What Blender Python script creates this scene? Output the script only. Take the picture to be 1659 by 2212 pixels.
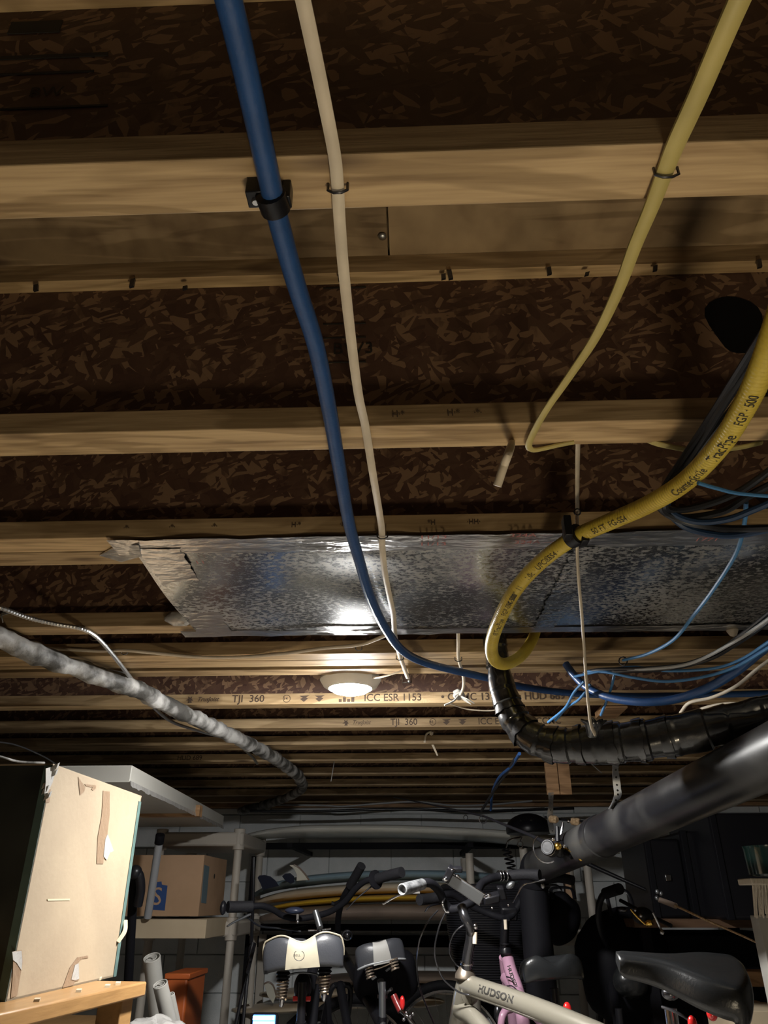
import bpy, bmesh, math, random
from mathutils import Vector, Matrix, noise
random.seed(7)
for o in list(bpy.data.objects): bpy.data.objects.remove(o, do_unlink=True)
SC = bpy.context.scene
COL = SC.collection
V = Vector
PI = math.pi
# ---------------------------------------------------------------- camera
CAMZ = 1.10
FPX = 1600.0
PITCH = math.radians(27.8)
YAW = math.radians(2.2)
cam_d = bpy.data.cameras.new('camera')
cam = bpy.data.objects.new('camera', cam_d); COL.objects.link(cam)
cam.location = (0, 0, CAMZ)
cam.rotation_euler = (PI/2 + PITCH, 0, YAW)
cam_d.sensor_fit = 'VERTICAL'; cam_d.sensor_height = 24.0
cam_d.lens = 24.0*FPX/2212.0
cam_d.clip_start = 0.02
SC.camera = cam
# ---------------------------------------------------------------- world, exposure, lamps
w = bpy.data.worlds.new('world'); SC.world = w; w.use_nodes = True
w.node_tree.nodes['Background'].inputs[0].default_value = (0.5, 0.6, 0.8, 1)
w.node_tree.nodes['Background'].inputs[1].default_value = 0.0
SC.view_settings.view_transform = 'Standard'
SC.view_settings.look = 'None'
SC.view_settings.gamma = 1.0
SC.view_settings.use_curve_mapping = False
SC.view_settings.exposure = 3.3
SC.cycles.use_denoising = True
SC.cycles.max_bounces = 8
SC.cycles.diffuse_bounces = 5
SC.cycles.sample_clamp_indirect = 4.0
DISC_STRENGTH = 120.0          # disc lamp diffuser emission
FILL_STRENGTH = 5.2          # added unseen warm fill, brightens the joist undersides from below
HJ = 0.584                    # joist bottoms above the camera
ZJ = CAMZ + HJ

C0 = V((0, 0, CAMZ))
FW = V((-math.sin(YAW)*math.cos(PITCH), math.cos(YAW)*math.cos(PITCH), math.sin(PITCH)))
RT = V((math.cos(YAW), math.sin(YAW), 0))
UP = RT.cross(FW)
def ray(px, py): return FW + RT*((px-829.5)/FPX) - UP*((py-1106.0)/FPX)
def pd(px, py, zc): return C0 + ray(px, py)*zc          # by distance in front of the lens
def pz(px, py, z):                                        # on a horizontal plane
    r = ray(px, py); return C0 + r*((z-CAMZ)/r.z)
def pY(px, py, Y):                                        # on a plane across the room
    r = ray(px, py); return C0 + r*(Y/r.y)

# ---------------------------------------------------------------- materials
def newmat(name):
    m = bpy.data.materials.new(name); m.use_nodes = True
    nt = m.node_tree; b = nt.nodes['Principled BSDF']
    return m, nt, b
def plain(name, col, rough=.6, metal=0, bump=0, bscale=60, var=0, vscale=8, coat=0, spec=None, emit=None, es=0, stretch=None, trans=0):
    m, nt, b = newmat(name)
    b.inputs['Base Color'].default_value = (*col, 1)
    b.inputs['Roughness'].default_value = rough
    b.inputs['Metallic'].default_value = metal
    b.inputs['Coat Weight'].default_value = coat
    if trans: b.inputs['Transmission Weight'].default_value = trans
    if spec is not None: b.inputs['Specular IOR Level'].default_value = spec
    if emit: b.inputs['Emission Color'].default_value = (*emit, 1); b.inputs['Emission Strength'].default_value = es
    N = nt.nodes; L = nt.links
    if bump or var:
        tc = N.new('ShaderNodeTexCoord'); mp = N.new('ShaderNodeMapping')
        if stretch: mp.inputs['Scale'].default_value = stretch
        L.new(tc.outputs['Object'], mp.inputs['Vector'])
    if var:
        n = N.new('ShaderNodeTexNoise'); n.inputs['Scale'].default_value = vscale; n.inputs['Detail'].default_value = 5
        L.new(mp.outputs[0], n.inputs['Vector'])
        r = N.new('ShaderNodeValToRGB')
        r.color_ramp.elements[0].position = .3; r.color_ramp.elements[1].position = .7
        r.color_ramp.elements[0].color = (*[c*(1-var) for c in col], 1)
        r.color_ramp.elements[1].color = (*[min(1, c*(1+var)) for c in col], 1)
        L.new(n.outputs['Fac'], r.inputs[0]); L.new(r.outputs[0], b.inputs['Base Color'])
    if bump:
        n2 = N.new('ShaderNodeTexNoise'); n2.inputs['Scale'].default_value = bscale; n2.inputs['Detail'].default_value = 4
        L.new(mp.outputs[0], n2.inputs['Vector'])
        bp = N.new('ShaderNodeBump'); bp.inputs['Strength'].default_value = bump; bp.inputs['Distance'].default_value = .004
        L.new(n2.outputs['Fac'], bp.inputs['Height']); L.new(bp.outputs[0], b.inputs['Normal'])
    return m
def ramp(nt, stops):
    r = nt.nodes.new('ShaderNodeValToRGB'); e = r.color_ramp.elements
    e[0].position = stops[0][0]; e[0].color = (*stops[0][1], 1)
    e[1].position = stops[-1][0]; e[1].color = (*stops[-1][1], 1)
    for p, c in stops[1:-1]:
        q = e.new(p); q.color = (*c, 1)
    return r
def wood(name, light, dark, scale=(1.2, 16, 16), rough=.65, knots=True, grain=.5, figure=.7, edge=(1, 1, 1)):
    m, nt, b = newmat(name); N = nt.nodes; L = nt.links
    tc = N.new('ShaderNodeTexCoord'); oi = N.new('ShaderNodeObjectInfo')
    vm = N.new('ShaderNodeVectorMath'); vm.operation = 'ADD'
    mul = N.new('ShaderNodeMath'); mul.operation = 'MULTIPLY'; mul.inputs[1].default_value = 37.0
    L.new(oi.outputs['Random'], mul.inputs[0]); L.new(tc.outputs['Object'], vm.inputs[0]); L.new(mul.outputs[0], vm.inputs[1])
    mp = N.new('ShaderNodeMapping'); mp.inputs['Scale'].default_value = scale
    L.new(vm.outputs[0], mp.inputs['Vector'])
    n1 = N.new('ShaderNodeTexNoise'); n1.inputs['Scale'].default_value = 1.6; n1.inputs['Detail'].default_value = 3; n1.inputs['Distortion'].default_value = .6
    L.new(mp.outputs[0], n1.inputs['Vector'])
    wv = N.new('ShaderNodeMath'); wv.operation = 'MULTIPLY'; wv.inputs[1].default_value = 26
    L.new(n1.outputs['Fac'], wv.inputs[0])
    sn = N.new('ShaderNodeMath'); sn.operation = 'SINE'; L.new(wv.outputs[0], sn.inputs[0])
    n2 = N.new('ShaderNodeTexNoise'); n2.inputs['Scale'].default_value = 14; n2.inputs['Detail'].default_value = 4
    mp2 = N.new('ShaderNodeMapping'); mp2.inputs['Scale'].default_value = (scale[0]*.5, scale[1]*.8, scale[2]*.8)
    L.new(vm.outputs[0], mp2.inputs['Vector']); L.new(mp2.outputs[0], n2.inputs['Vector'])
    a = N.new('ShaderNodeMath'); a.operation = 'MULTIPLY_ADD'; a.inputs[1].default_value = .22*grain; a.inputs[2].default_value = 0.5
    L.new(sn.outputs[0], a.inputs[0])
    c = N.new('ShaderNodeMath'); c.operation = 'MULTIPLY_ADD'; c.inputs[1].default_value = .9
    sub = N.new('ShaderNodeMath'); sub.operation = 'SUBTRACT'; sub.inputs[1].default_value = .5
    L.new(n2.outputs['Fac'], sub.inputs[0]); L.new(sub.outputs[0], c.inputs[0]); L.new(a.outputs[0], c.inputs[2])
    mid = tuple((x*.6+y*.4) for x, y in zip(light, dark))
    r = ramp(nt, [(.15, dark), (.5, mid), (.8, light)])
    L.new(c.outputs[0], r.inputs[0]); last = r.outputs[0]
    if knots:
        vo = N.new('ShaderNodeTexVoronoi'); vo.inputs['Scale'].default_value = 1.0
        mp3 = N.new('ShaderNodeMapping'); mp3.inputs['Scale'].default_value = (2.6, 9, 9)
        L.new(vm.outputs[0], mp3.inputs['Vector']); L.new(mp3.outputs[0], vo.inputs['Vector'])
        kr = ramp(nt, [(.05, (.25, .2, .18)), (.13, (1, 1, 1))]); L.new(vo.outputs['Distance'], kr.inputs[0])
        mx = N.new('ShaderNodeMix'); mx.data_type = 'RGBA'; mx.blend_type = 'MULTIPLY'; mx.inputs[0].default_value = .8
        L.new(last, mx.inputs[6]); L.new(kr.outputs[0], mx.inputs[7]); last = mx.outputs[2]
    # each board its own tone
    hv = N.new('ShaderNodeHueSaturation')
    mr = N.new('ShaderNodeMapRange'); mr.inputs['To Min'].default_value = .82; mr.inputs['To Max'].default_value = 1.12
    L.new(oi.outputs['Random'], mr.inputs['Value']); L.new(mr.outputs[0], hv.inputs['Value']); L.new(last, hv.inputs['Color'])
    # broad flame figure, and a greyer, darker tint on faces turned along y
    nf = N.new('ShaderNodeTexNoise'); nf.inputs['Scale'].default_value = 1.0; nf.inputs['Detail'].default_value = 2; nf.inputs['Distortion'].default_value = 2.2
    mpf = N.new('ShaderNodeMapping'); mpf.inputs['Scale'].default_value = (2.2, 16, 9); L.new(vm.outputs[0], mpf.inputs['Vector']); L.new(mpf.outputs[0], nf.inputs['Vector'])
    fr = ramp(nt, [(.44, (.62, .58, .52)), (.52, (1.12, 1.12, 1.14))]); L.new(nf.outputs['Fac'], fr.inputs[0])
    mf = N.new('ShaderNodeMix'); mf.data_type = 'RGBA'; mf.blend_type = 'MULTIPLY'; mf.inputs[0].default_value = figure
    L.new(hv.outputs[0], mf.inputs[6]); L.new(fr.outputs[0], mf.inputs[7])
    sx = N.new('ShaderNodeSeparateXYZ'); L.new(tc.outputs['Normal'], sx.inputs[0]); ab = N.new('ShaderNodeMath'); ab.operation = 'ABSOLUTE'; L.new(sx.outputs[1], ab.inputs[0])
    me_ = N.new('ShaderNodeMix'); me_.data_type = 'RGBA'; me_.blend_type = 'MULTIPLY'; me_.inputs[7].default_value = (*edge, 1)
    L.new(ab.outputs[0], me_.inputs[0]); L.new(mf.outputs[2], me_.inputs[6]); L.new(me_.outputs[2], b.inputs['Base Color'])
    b.inputs['Roughness'].default_value = rough
    bp = N.new('ShaderNodeBump'); bp.inputs['Strength'].default_value = .25; bp.inputs['Distance'].default_value = .002
    L.new(n2.outputs['Fac'], bp.inputs['Height']); L.new(bp.outputs[0], b.inputs['Normal'])
    return m
def osb(name, k=1.0):
    m, nt, b = newmat(name); N = nt.nodes; L = nt.links
    tc = N.new('ShaderNodeTexCoord'); oi = N.new('ShaderNodeObjectInfo')
    vm = N.new('ShaderNodeVectorMath'); vm.operation = 'ADD'
    mul = N.new('ShaderNodeMath'); mul.operation = 'MULTIPLY'; mul.inputs[1].default_value = 23.0
    L.new(oi.outputs['Random'], mul.inputs[0]); L.new(tc.outputs['Object'], vm.inputs[0]); L.new(mul.outputs[0], vm.inputs[1])
    dn = N.new('ShaderNodeTexNoise'); dn.inputs['Scale'].default_value = 7; L.new(vm.outputs[0], dn.inputs['Vector'])
    dm = N.new('ShaderNodeVectorMath'); dm.operation = 'MULTIPLY_ADD'; dm.inputs[1].default_value = (.06, .06, .06)
    L.new(dn.outputs['Color'], dm.inputs[0]); L.new(vm.outputs[0], dm.inputs[2])
    cols = []
    for rot, sc in ((.55, (88, 32, 32)), (-.6, (80, 27, 30)), (1.25, (130, 38, 38))):
        mp = N.new('ShaderNodeMapping'); mp.vector_type = 'TEXTURE'; mp.inputs['Rotation'].default_value = (0, rot, 0); mp.inputs['Scale'].default_value = tuple(1/q for q in sc)
        L.new(dm.outputs[0], mp.inputs['Vector'])
        vo = N.new('ShaderNodeTexVoronoi'); vo.inputs['Scale'].default_value = 1.0
        L.new(mp.outputs[0], vo.inputs['Vector'])
        sp = N.new('ShaderNodeSeparateColor'); L.new(vo.outputs['Color'], sp.inputs[0]); cols.append(sp)
    # later layers lie over earlier ones where their cell says so
    g = N.new('ShaderNodeMath'); g.operation = 'GREATER_THAN'; g.inputs[1].default_value = .5; L.new(cols[1].outputs[1], g.inputs[0])
    mx = N.new('ShaderNodeMix'); L.new(g.outputs[0], mx.inputs[0]); L.new(cols[0].outputs[0], mx.inputs[2]); L.new(cols[1].outputs[0], mx.inputs[3])
    g2 = N.new('ShaderNodeMath'); g2.operation = 'GREATER_THAN'; g2.inputs[1].default_value = .66; L.new(cols[2].outputs[1], g2.inputs[0])
    mx2 = N.new('ShaderNodeMix'); L.new(g2.outputs[0], mx2.inputs[0]); L.new(mx.outputs[0], mx2.inputs[2]); L.new(cols[2].outputs[0], mx2.inputs[3])
    n = N.new('ShaderNodeTexNoise'); n.inputs['Scale'].default_value = 40; n.inputs['Detail'].default_value = 6
    mpn = N.new('ShaderNodeMapping'); mpn.inputs['Scale'].default_value = (1, .35, .35); L.new(vm.outputs[0], mpn.inputs['Vector']); L.new(mpn.outputs[0], n.inputs['Vector'])
    s = N.new('ShaderNodeMath'); s.operation = 'MULTIPLY_ADD'; s.inputs[1].default_value = .5; L.new(n.outputs['Fac'], s.inputs[0]); L.new(mx2.outputs[0], s.inputs[2])
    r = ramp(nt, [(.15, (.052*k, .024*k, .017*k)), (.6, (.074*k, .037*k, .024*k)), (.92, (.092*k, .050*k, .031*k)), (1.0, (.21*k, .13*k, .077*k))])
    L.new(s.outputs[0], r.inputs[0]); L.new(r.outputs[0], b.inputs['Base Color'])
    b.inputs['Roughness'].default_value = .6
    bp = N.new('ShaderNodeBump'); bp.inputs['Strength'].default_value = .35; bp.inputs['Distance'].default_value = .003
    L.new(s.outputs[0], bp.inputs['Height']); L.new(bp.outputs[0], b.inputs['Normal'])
    return m
def galv(name):
    m, nt, b = newmat(name); N = nt.nodes; L = nt.links
    tc = N.new('ShaderNodeTexCoord')
    b.inputs['Metallic'].default_value = 1
    n1 = N.new('ShaderNodeTexNoise'); n1.inputs['Scale'].default_value = 2.6; n1.inputs['Detail'].default_value = 3
    L.new(tc.outputs['Object'], n1.inputs['Vector'])
    # lime and oxide flecks, dense in patches
    mp = N.new('ShaderNodeMapping'); mp.inputs['Scale'].default_value = (90, 130, 130); mp.inputs['Rotation'].default_value = (0, 0, .35)
    L.new(tc.outputs['Object'], mp.inputs['Vector'])
    n2 = N.new('ShaderNodeTexNoise'); n2.inputs['Scale'].default_value = 1; n2.inputs['Detail'].default_value = 5; n2.inputs['Roughness'].default_value = .7
    L.new(mp.outputs[0], n2.inputs['Vector'])
    a = N.new('ShaderNodeMath'); a.operation = 'MULTIPLY_ADD'; a.inputs[1].default_value = .42
    sub = N.new('ShaderNodeMath'); sub.operation = 'SUBTRACT'; sub.inputs[1].default_value = .5; L.new(n1.outputs['Fac'], sub.inputs[0])
    L.new(sub.outputs[0], a.inputs[0]); L.new(n2.outputs['Fac'], a.inputs[2])
    fl = ramp(nt, [(.50, (0, 0, 0)), (.62, (1, 1, 1))]); L.new(a.outputs[0], fl.inputs[0])
    cm = N.new('ShaderNodeMix'); cm.data_type = 'RGBA'; L.new(fl.outputs[0], cm.inputs[0])
    cm.inputs[6].default_value = (.42, .43, .44, 1); cm.inputs[7].default_value = (.56, .55, .52, 1)
    L.new(cm.outputs[2], b.inputs['Base Color'])
    rm = N.new('ShaderNodeMapRange'); rm.inputs['To Min'].default_value = .24; rm.inputs['To Max'].default_value = .46
    L.new(fl.outputs[0], rm.inputs['Value']); L.new(rm.outputs[0], b.inputs['Roughness'])
    mm = N.new('ShaderNodeMapRange'); mm.inputs['To Min'].default_value = 1.0; mm.inputs['To Max'].default_value = .75
    L.new(fl.outputs[0], mm.inputs['Value']); L.new(mm.outputs[0], b.inputs['Metallic'])
    return m
def mottled(name, c1, c2, scale, rough=.7, metal=0, bump=.4, lo=.4, hi=.6, bscale=None, stretch=(1, 1, 1), rough2=None, distort=0, coat=0):
    m, nt, b = newmat(name); N = nt.nodes; L = nt.links
    tc = N.new('ShaderNodeTexCoord'); mp = N.new('ShaderNodeMapping'); mp.inputs['Scale'].default_value = stretch
    L.new(tc.outputs['Object'], mp.inputs['Vector'])
    n = N.new('ShaderNodeTexNoise'); n.inputs['Scale'].default_value = scale; n.inputs['Detail'].default_value = 6; n.inputs['Distortion'].default_value = distort
    L.new(mp.outputs[0], n.inputs['Vector'])
    r = ramp(nt, [(lo, c1), (hi, c2)]); L.new(n.outputs['Fac'], r.inputs[0]); L.new(r.outputs[0], b.inputs['Base Color'])
    b.inputs['Roughness'].default_value = rough; b.inputs['Metallic'].default_value = metal; b.inputs['Coat Weight'].default_value = coat; b.inputs['Coat Roughness'].default_value = .12
    if rough2 is not None:
        mr = N.new('ShaderNodeMapRange'); mr.inputs['From Min'].default_value = lo; mr.inputs['From Max'].default_value = hi
        mr.inputs['To Min'].default_value = rough; mr.inputs['To Max'].default_value = rough2
        L.new(n.outputs['Fac'], mr.inputs['Value']); L.new(mr.outputs[0], b.inputs['Roughness'])
    n2 = N.new('ShaderNodeTexNoise'); n2.inputs['Scale'].default_value = bscale or scale*3; n2.inputs['Detail'].default_value = 5
    L.new(mp.outputs[0], n2.inputs['Vector'])
    bp = N.new('ShaderNodeBump'); bp.inputs['Strength'].default_value = bump; bp.inputs['Distance'].default_value = .004
    L.new(n2.outputs['Fac'], bp.inputs['Height']); L.new(bp.outputs[0], b.inputs['Normal'])
    return m

M = dict(
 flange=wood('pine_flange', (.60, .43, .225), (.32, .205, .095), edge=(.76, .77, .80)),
 board=wood('pine_board', (.50, .30, .15), (.34, .19, .09), knots=False),
 ply=wood('plywood', (.34, .24, .13), (.17, .11, .055), scale=(3, 1.6, 9), grain=.8),
 table=wood('varnished_top', (.32, .18, .07), (.22, .12, .045), scale=(12, 1.0, 12), knots=False, rough=.35, figure=0),
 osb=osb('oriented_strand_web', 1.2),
 galv=galv('galvanised_sheet'),
 foil=plain('foil_tape', (.62, .61, .60), .28, 1, bump=1.0, bscale=26, stretch=(1, 2.5, 1), var=.18, vscale=9),
 cmu=mottled('painted_block', (.72, .76, .77), (.80, .83, .84), 9, .85, bump=.5, bscale=160),
 mortar=plain('mortar', (.55, .58, .58), .95, bump=.4, bscale=90),
 conc=mottled('concrete_floor', (.40, .38, .34), (.52, .49, .44), 3, .8, bump=.2),
 drywall=plain('side_wall', (.34, .33, .31), .9, bump=.2),
 blue=plain('blue_tubing', (.018, .065, .20), .38, var=.1, vscale=30, bump=.12, bscale=200),
 navy=plain('navy_cable', (.010, .030, .075), .4),
 blue2=plain('blue_data_cable', (.05, .17, .36), .4),
 blkcable=plain('black_cable', (.012, .013, .016), .35),
 greycable=plain('grey_cable', (.35, .36, .37), .4),
 cream=plain('cream_sheath', (.62, .54, .42), .55, var=.12, vscale=20),
 yellow=plain('yellow_sheath', (.46, .38, .13), .5, var=.15, vscale=14),
 hose=mottled('yellow_gas_jacket', (.44, .32, .035), (.55, .42, .06), 14, .36, bump=.12, lo=.35, hi=.6, bscale=240),
 ink=plain('black_ink', (.02, .018, .015), .7),
 inkbrown=plain('stamped_ink', (.07, .045, .03), .8),
 inkred=plain('red_ink', (.42, .16, .15), .5),
 blk=plain('black_plastic', (.008, .008, .010), .35, bump=.08, bscale=90, spec=.28),
 blkm=plain('matt_black', (.006, .006, .008), .7, bump=.15, bscale=70, spec=.12),
 rubber=plain('rubber', (.011, .011, .013), .7, bump=.4, bscale=120, spec=.15),
 wrap=mottled('black_tape_wrap', (.010, .010, .011), (.022, .022, .022), 12, .20, bump=.45, bscale=15, rough2=.28, stretch=(1, 1, 1), distort=1.2, coat=.8),
 abs=mottled('black_drain_pipe', (.008, .008, .010), (.05, .049, .046), 4, .30, bump=.10, lo=.44, hi=.74, rough2=.55),
 dust=mottled('dusty_wrap', (.05, .048, .043), (.36, .355, .34), 13, .6, metal=.0, bump=1.0, lo=.42, hi=.58, bscale=40),
 chrome=plain('chrome', (.60, .60, .62), .16, 1),
 steel=plain('strap_steel', (.55, .56, .56), .38, 1, bump=.1),
 alu=plain('brushed_grey', (.20, .21, .22), .36, .85, bump=.06, bscale=120),
 silverplastic=plain('grey_plastic', (.24, .25, .26), .35, bump=.05),
 gripgrey=mottled('grey_worn_grip', (.06, .063, .066), (.19, .195, .20), 60, .6, bump=.3, lo=.35, hi=.65),
 gold=plain('gold_anodised', (.85, .55, .12), .22, 1),
 cork=mottled('cork', (.38, .25, .13), (.62, .45, .28), 90, .85, bump=.3),
 lampwhite=plain('lamp_trim', (.80, .76, .66), .5),
 glow=plain('lamp_diffuser', (.9, .9, .9), .6, emit=(1.0, .98, .95), es=DISC_STRENGTH),
 fill_glow=plain('fill_emission', (.9, .9, .9), .5, emit=(1.0, .83, .57), es=FILL_STRENGTH),
 card=mottled('tan_cardboard', (.27, .21, .14), (.305, .24, .16), 5, .8, bump=.15, bscale=60),
 card2=mottled('brown_cardboard', (.42, .27, .16), (.48, .31, .19), 5, .85, bump=.15),
 card3=mottled('pale_cardboard', (.46, .37, .25), (.50, .41, .28), 5, .85, bump=.1),
 teal=plain('teal_edge', (.075, .125, .115), .5, var=.2, vscale=12),
 tape=plain('clear_tape', (.45, .44, .42), .2, .2, bump=1.2, bscale=30),
 browntape=plain('brown_tape', (.23, .16, .105), .35, bump=.6, bscale=60),
 boxblack=mottled('black_gloss_card', (.010, .011, .010), (.04, .045, .04), 4, .3, bump=.3, lo=.35, hi=.7, rough2=.5),
 offwhite=plain('offwhite_laminate', (.46, .45, .41), .5, var=.05, vscale=4),
 white=plain('white_card', (.36, .35, .32), .7, var=.06),
 rackplastic=plain('grey_rack_plastic', (.50, .46, .40), .55),
 polegrey=plain('grey_pole', (.42, .44, .47), .4, .3),
 boardwhite=mottled('surfboard_white', (.76, .76, .69), (.85, .85, .78), 3, .3, bump=.02),
 boardblue=plain('surfboard_blue', (.26, .38, .46), .35, var=.1, vscale=3),
 boardtan=mottled('surfboard_tan', (.50, .40, .28), (.68, .57, .42), 3, .32, bump=.02),
 boardyellow=plain('surfboard_yellow', (.72, .43, .03), .3, var=.08, vscale=3),
 boardbrown=mottled('surfboard_brown', (.17, .13, .105), (.26, .20, .16), 3, .4, bump=.02),
 fin=plain('fin_dark', (.02, .025, .045), .3),
 finpale=plain('fin_pale', (.70, .69, .60), .35),
 saddlegrey=plain('grey_vinyl', (.034, .036, .042), .36, bump=.1, bscale=200),
 saddlecream=mottled('cream_vinyl', (.30, .265, .19), (.38, .345, .26), 7, .5, bump=.1),
 saddleblack=plain('black_vinyl', (.014, .015, .016), .26, bump=.12, bscale=180),
 saddlewhite=plain('white_vinyl', (.26, .255, .24), .5),
 spring=plain('spring_steel', (.50, .42, .34), .3, .9),
 red=plain('red_reflector', (.62, .02, .02), .2, coat=.5, spec=.8),
 champagne=plain('champagne_paint', (.20, .185, .148), .28, .15, coat=.7),
 pink=plain('pink_paint', (.48, .27, .38), .3, coat=.5),
 orange=plain('orange_plastic', (.45, .10, .02), .5),
 green=plain('dark_green_glaze', (.0025, .009, .007), .18, coat=.5),
 wicker=plain('bristle', (.62, .55, .45), .8, bump=1, bscale=60, stretch=(6, 6, .5)),
 screen=plain('lit_screen', (.1, .2, .4), .3, emit=(.35, .62, 1.0), es=1.3),
 screenlow=plain('lit_screen_dim', (.05, .1, .3), .3, emit=(.04, .12, .40), es=.8),
 bluelabel=plain('blue_print', (.02, .06, .20), .6),
 bluelabel2=plain('faded_blue_print', (.13, .20, .24), .6),
 gunmetal=plain('gunmetal', (.10, .10, .11), .22, .9),
)
# ---------------------------------------------------------------- mesh helpers
WO = {}                                                   # world origin of every object
class MB:
    def __init__(s): s.v = []; s.f = []
    def add(s, vs, fs):
        k = len(s.v); s.v += [V(p) for p in vs]; s.f += [tuple(i+k for i in f) for f in fs]
    def hexa(s, c):                                       # 8 corners: 4 bottom (ccw), 4 top
        s.add(c, [(3, 2, 1, 0), (4, 5, 6, 7), (0, 1, 5, 4), (1, 2, 6, 5), (2, 3, 7, 6), (3, 0, 4, 7)])
    def box(s, x0, x1, y0, y1, z0, z1):
        s.hexa([(x0, y0, z0), (x1, y0, z0), (x1, y1, z0), (x0, y1, z0), (x0, y0, z1), (x1, y0, z1), (x1, y1, z1), (x0, y1, z1)])
    def obox(s, c, ax, ay, az):                           # centre and half-axes
        c = V(c); ax, ay, az = V(ax), V(ay), V(az)
        s.hexa([c-ax-ay-az, c+ax-ay-az, c+ax+ay-az, c-ax+ay-az, c-ax-ay+az, c+ax-ay+az, c+ax+ay+az, c-ax+ay+az])
    def beam(s, a, b, w, t, up=(0, 0, 1)):                # bar from a to b, width w, thickness t
        a, b = V(a), V(b); d = (b-a).normalized(); side = d.cross(V(up)).normalized(); u = side.cross(d)
        s.obox((a+b)/2, (b-a)/2, side*w/2, u*t/2)
    def tube(s, pts, r, n=10, cap=True, flat=1.0, ref=None):
        pts = [V(p) for p in pts]; m = len(pts)
        rs = r if isinstance(r, (list, tuple)) else [r]*m
        T = []
        for i in range(m):
            t = pts[min(i+1, m-1)] - pts[max(i-1, 0)]
            T.append(t.normalized() if t.length > 1e-9 else V((0, 0, 1)))
        if ref is None:
            ref0 = V((0, 0, 1)) if abs(T[0].z) < .9 else V((1, 0, 0))
        else: ref0 = V(ref)
        u = (ref0 - T[0]*ref0.dot(T[0])).normalized()
        vs, fs = [], []
        for i in range(m):
            u = (u - T[i]*u.dot(T[i])).normalized(); w_ = T[i].cross(u)
            for k in range(n):
                a = 2*PI*k/n
                vs.append(pts[i] + (u*math.cos(a)*flat + w_*math.sin(a))*rs[i])
        for i in range(m-1):
            for k in range(n):
                a, b = i*n+k, i*n+(k+1) % n
                fs.append((a, b, b+n, a+n))
        if cap:
            fs.append(tuple(range(n-1, -1, -1))); fs.append(tuple(range((m-1)*n, m*n)))
        s.add(vs, fs)
    def lathe(s, prof, n=24, c=(0, 0, 0), axis=(0, 0, 1)):  # profile of (r, h)
        c = V(c); ax = V(axis).normalized(); r0 = V((1, 0, 0)) if abs(ax.x) < .9 else V((0, 1, 0))
        u = (r0 - ax*r0.dot(ax)).normalized(); w_ = ax.cross(u)
        vs, fs = [], []
        for r, h in prof:
            for k in range(n):
                a = 2*PI*k/n; vs.append(c + ax*h + (u*math.cos(a) + w_*math.sin(a))*r)
        for i in range(len(prof)-1):
            for k in range(n):
                a, b = i*n+k, i*n+(k+1) % n; fs.append((a, b, b+n, a+n))
        fs.append(tuple(range(n-1, -1, -1))); fs.append(tuple(range((len(prof)-1)*n, len(prof)*n)))
        s.add(vs, fs)
    def sphere(s, c, rx, ry=None, rz=None, n=14, m=9, ax=None):
        ry = ry or rx; rz = rz or rx; c = V(c)
        X, Y, Z = ax or (V((1, 0, 0)), V((0, 1, 0)), V((0, 0, 1)))
        vs = []; fs = []
        for i in range(m+1):
            t = PI*(.02+.96*i/m)
            for k in range(n):
                a = 2*PI*k/n
                vs.append(c + X*(rx*math.sin(t)*math.cos(a)) + Y*(ry*math.sin(t)*math.sin(a)) + Z*(rz*math.cos(t)))
        for i in range(m):
            for k in range(n):
                a, b = i*n+k, i*n+(k+1) % n; fs.append((a+n, b+n, b, a))
        fs.append(tuple(range(n))); fs.append(tuple(range((m+1)*n-1, m*n-1, -1)))
        s.add(vs, fs)
    def prism(s, outline, off):                            # closed outline pushed along off
        n = len(outline); off = V(off); a = [V(p) for p in outline]
        s.add(a+[p+off for p in a], [tuple(range(n-1, -1, -1)), tuple(range(n, 2*n))] + [(i, (i+1) % n, (i+1) % n+n, i+n) for i in range(n)])
    def ring(s, c, R, r, axis, n=40, k=8, a0=0, a1=2*PI):
        c = V(c); ax = V(axis).normalized(); r0 = V((0, 0, 1)) if abs(ax.z) < .9 else V((1, 0, 0))
        u = (r0-ax*r0.dot(ax)).normalized(); w_ = ax.cross(u)
        pts = [c + (u*math.cos(a0+(a1-a0)*i/n) + w_*math.sin(a0+(a1-a0)*i/n))*R for i in range(n+1)]
        s.tube(pts, r, k, cap=(a1-a0 < 6.2))
    def build(s, name, mat, parent=None, smooth=True, bevel=0, subd=0, origin=None):
        lo = V([min(p[i] for p in s.v) for i in range(3)]); hi = V([max(p[i] for p in s.v) for i in range(3)])
        o_ = V(origin) if origin else (lo+hi)/2
        me = bpy.data.meshes.new(name)
        me.from_pydata([tuple(p-o_) for p in s.v], [], s.f); me.update()
        bm = bmesh.new(); bm.from_mesh(me); bmesh.ops.recalc_face_normals(bm, faces=bm.faces[:]); bm.to_mesh(me); bm.free()
        me.materials.append(M[mat] if isinstance(mat, str) else mat)
        if smooth:
            me.polygons.foreach_set('use_smooth', [True]*len(me.polygons))
            try: me.set_sharp_from_angle(angle=math.radians(38))
            except Exception: pass
        o = bpy.data.objects.new(name, me); COL.objects.link(o)
        if bevel:
            b = o.modifiers.new('bevel', 'BEVEL'); b.width = bevel; b.segments = 2; b.limit_method = 'ANGLE'
        if subd:
            b = o.modifiers.new('sub', 'SUBSURF'); b.levels = subd; b.render_levels = subd
        place(o, o_, parent); return o
def place(o, wo, parent=None):
    WO[o.name] = V(wo)
    if parent is not None:
        o.parent = parent; o.location = V(wo) - WO[parent.name]
    else: o.location = wo
def tag(o, label=None, cat=None, group=None, kind=None):
    if label: o['label'] = label
    if cat: o['category'] = cat
    if group: o['group'] = group
    if kind: o['kind'] = kind
    return o
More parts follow.
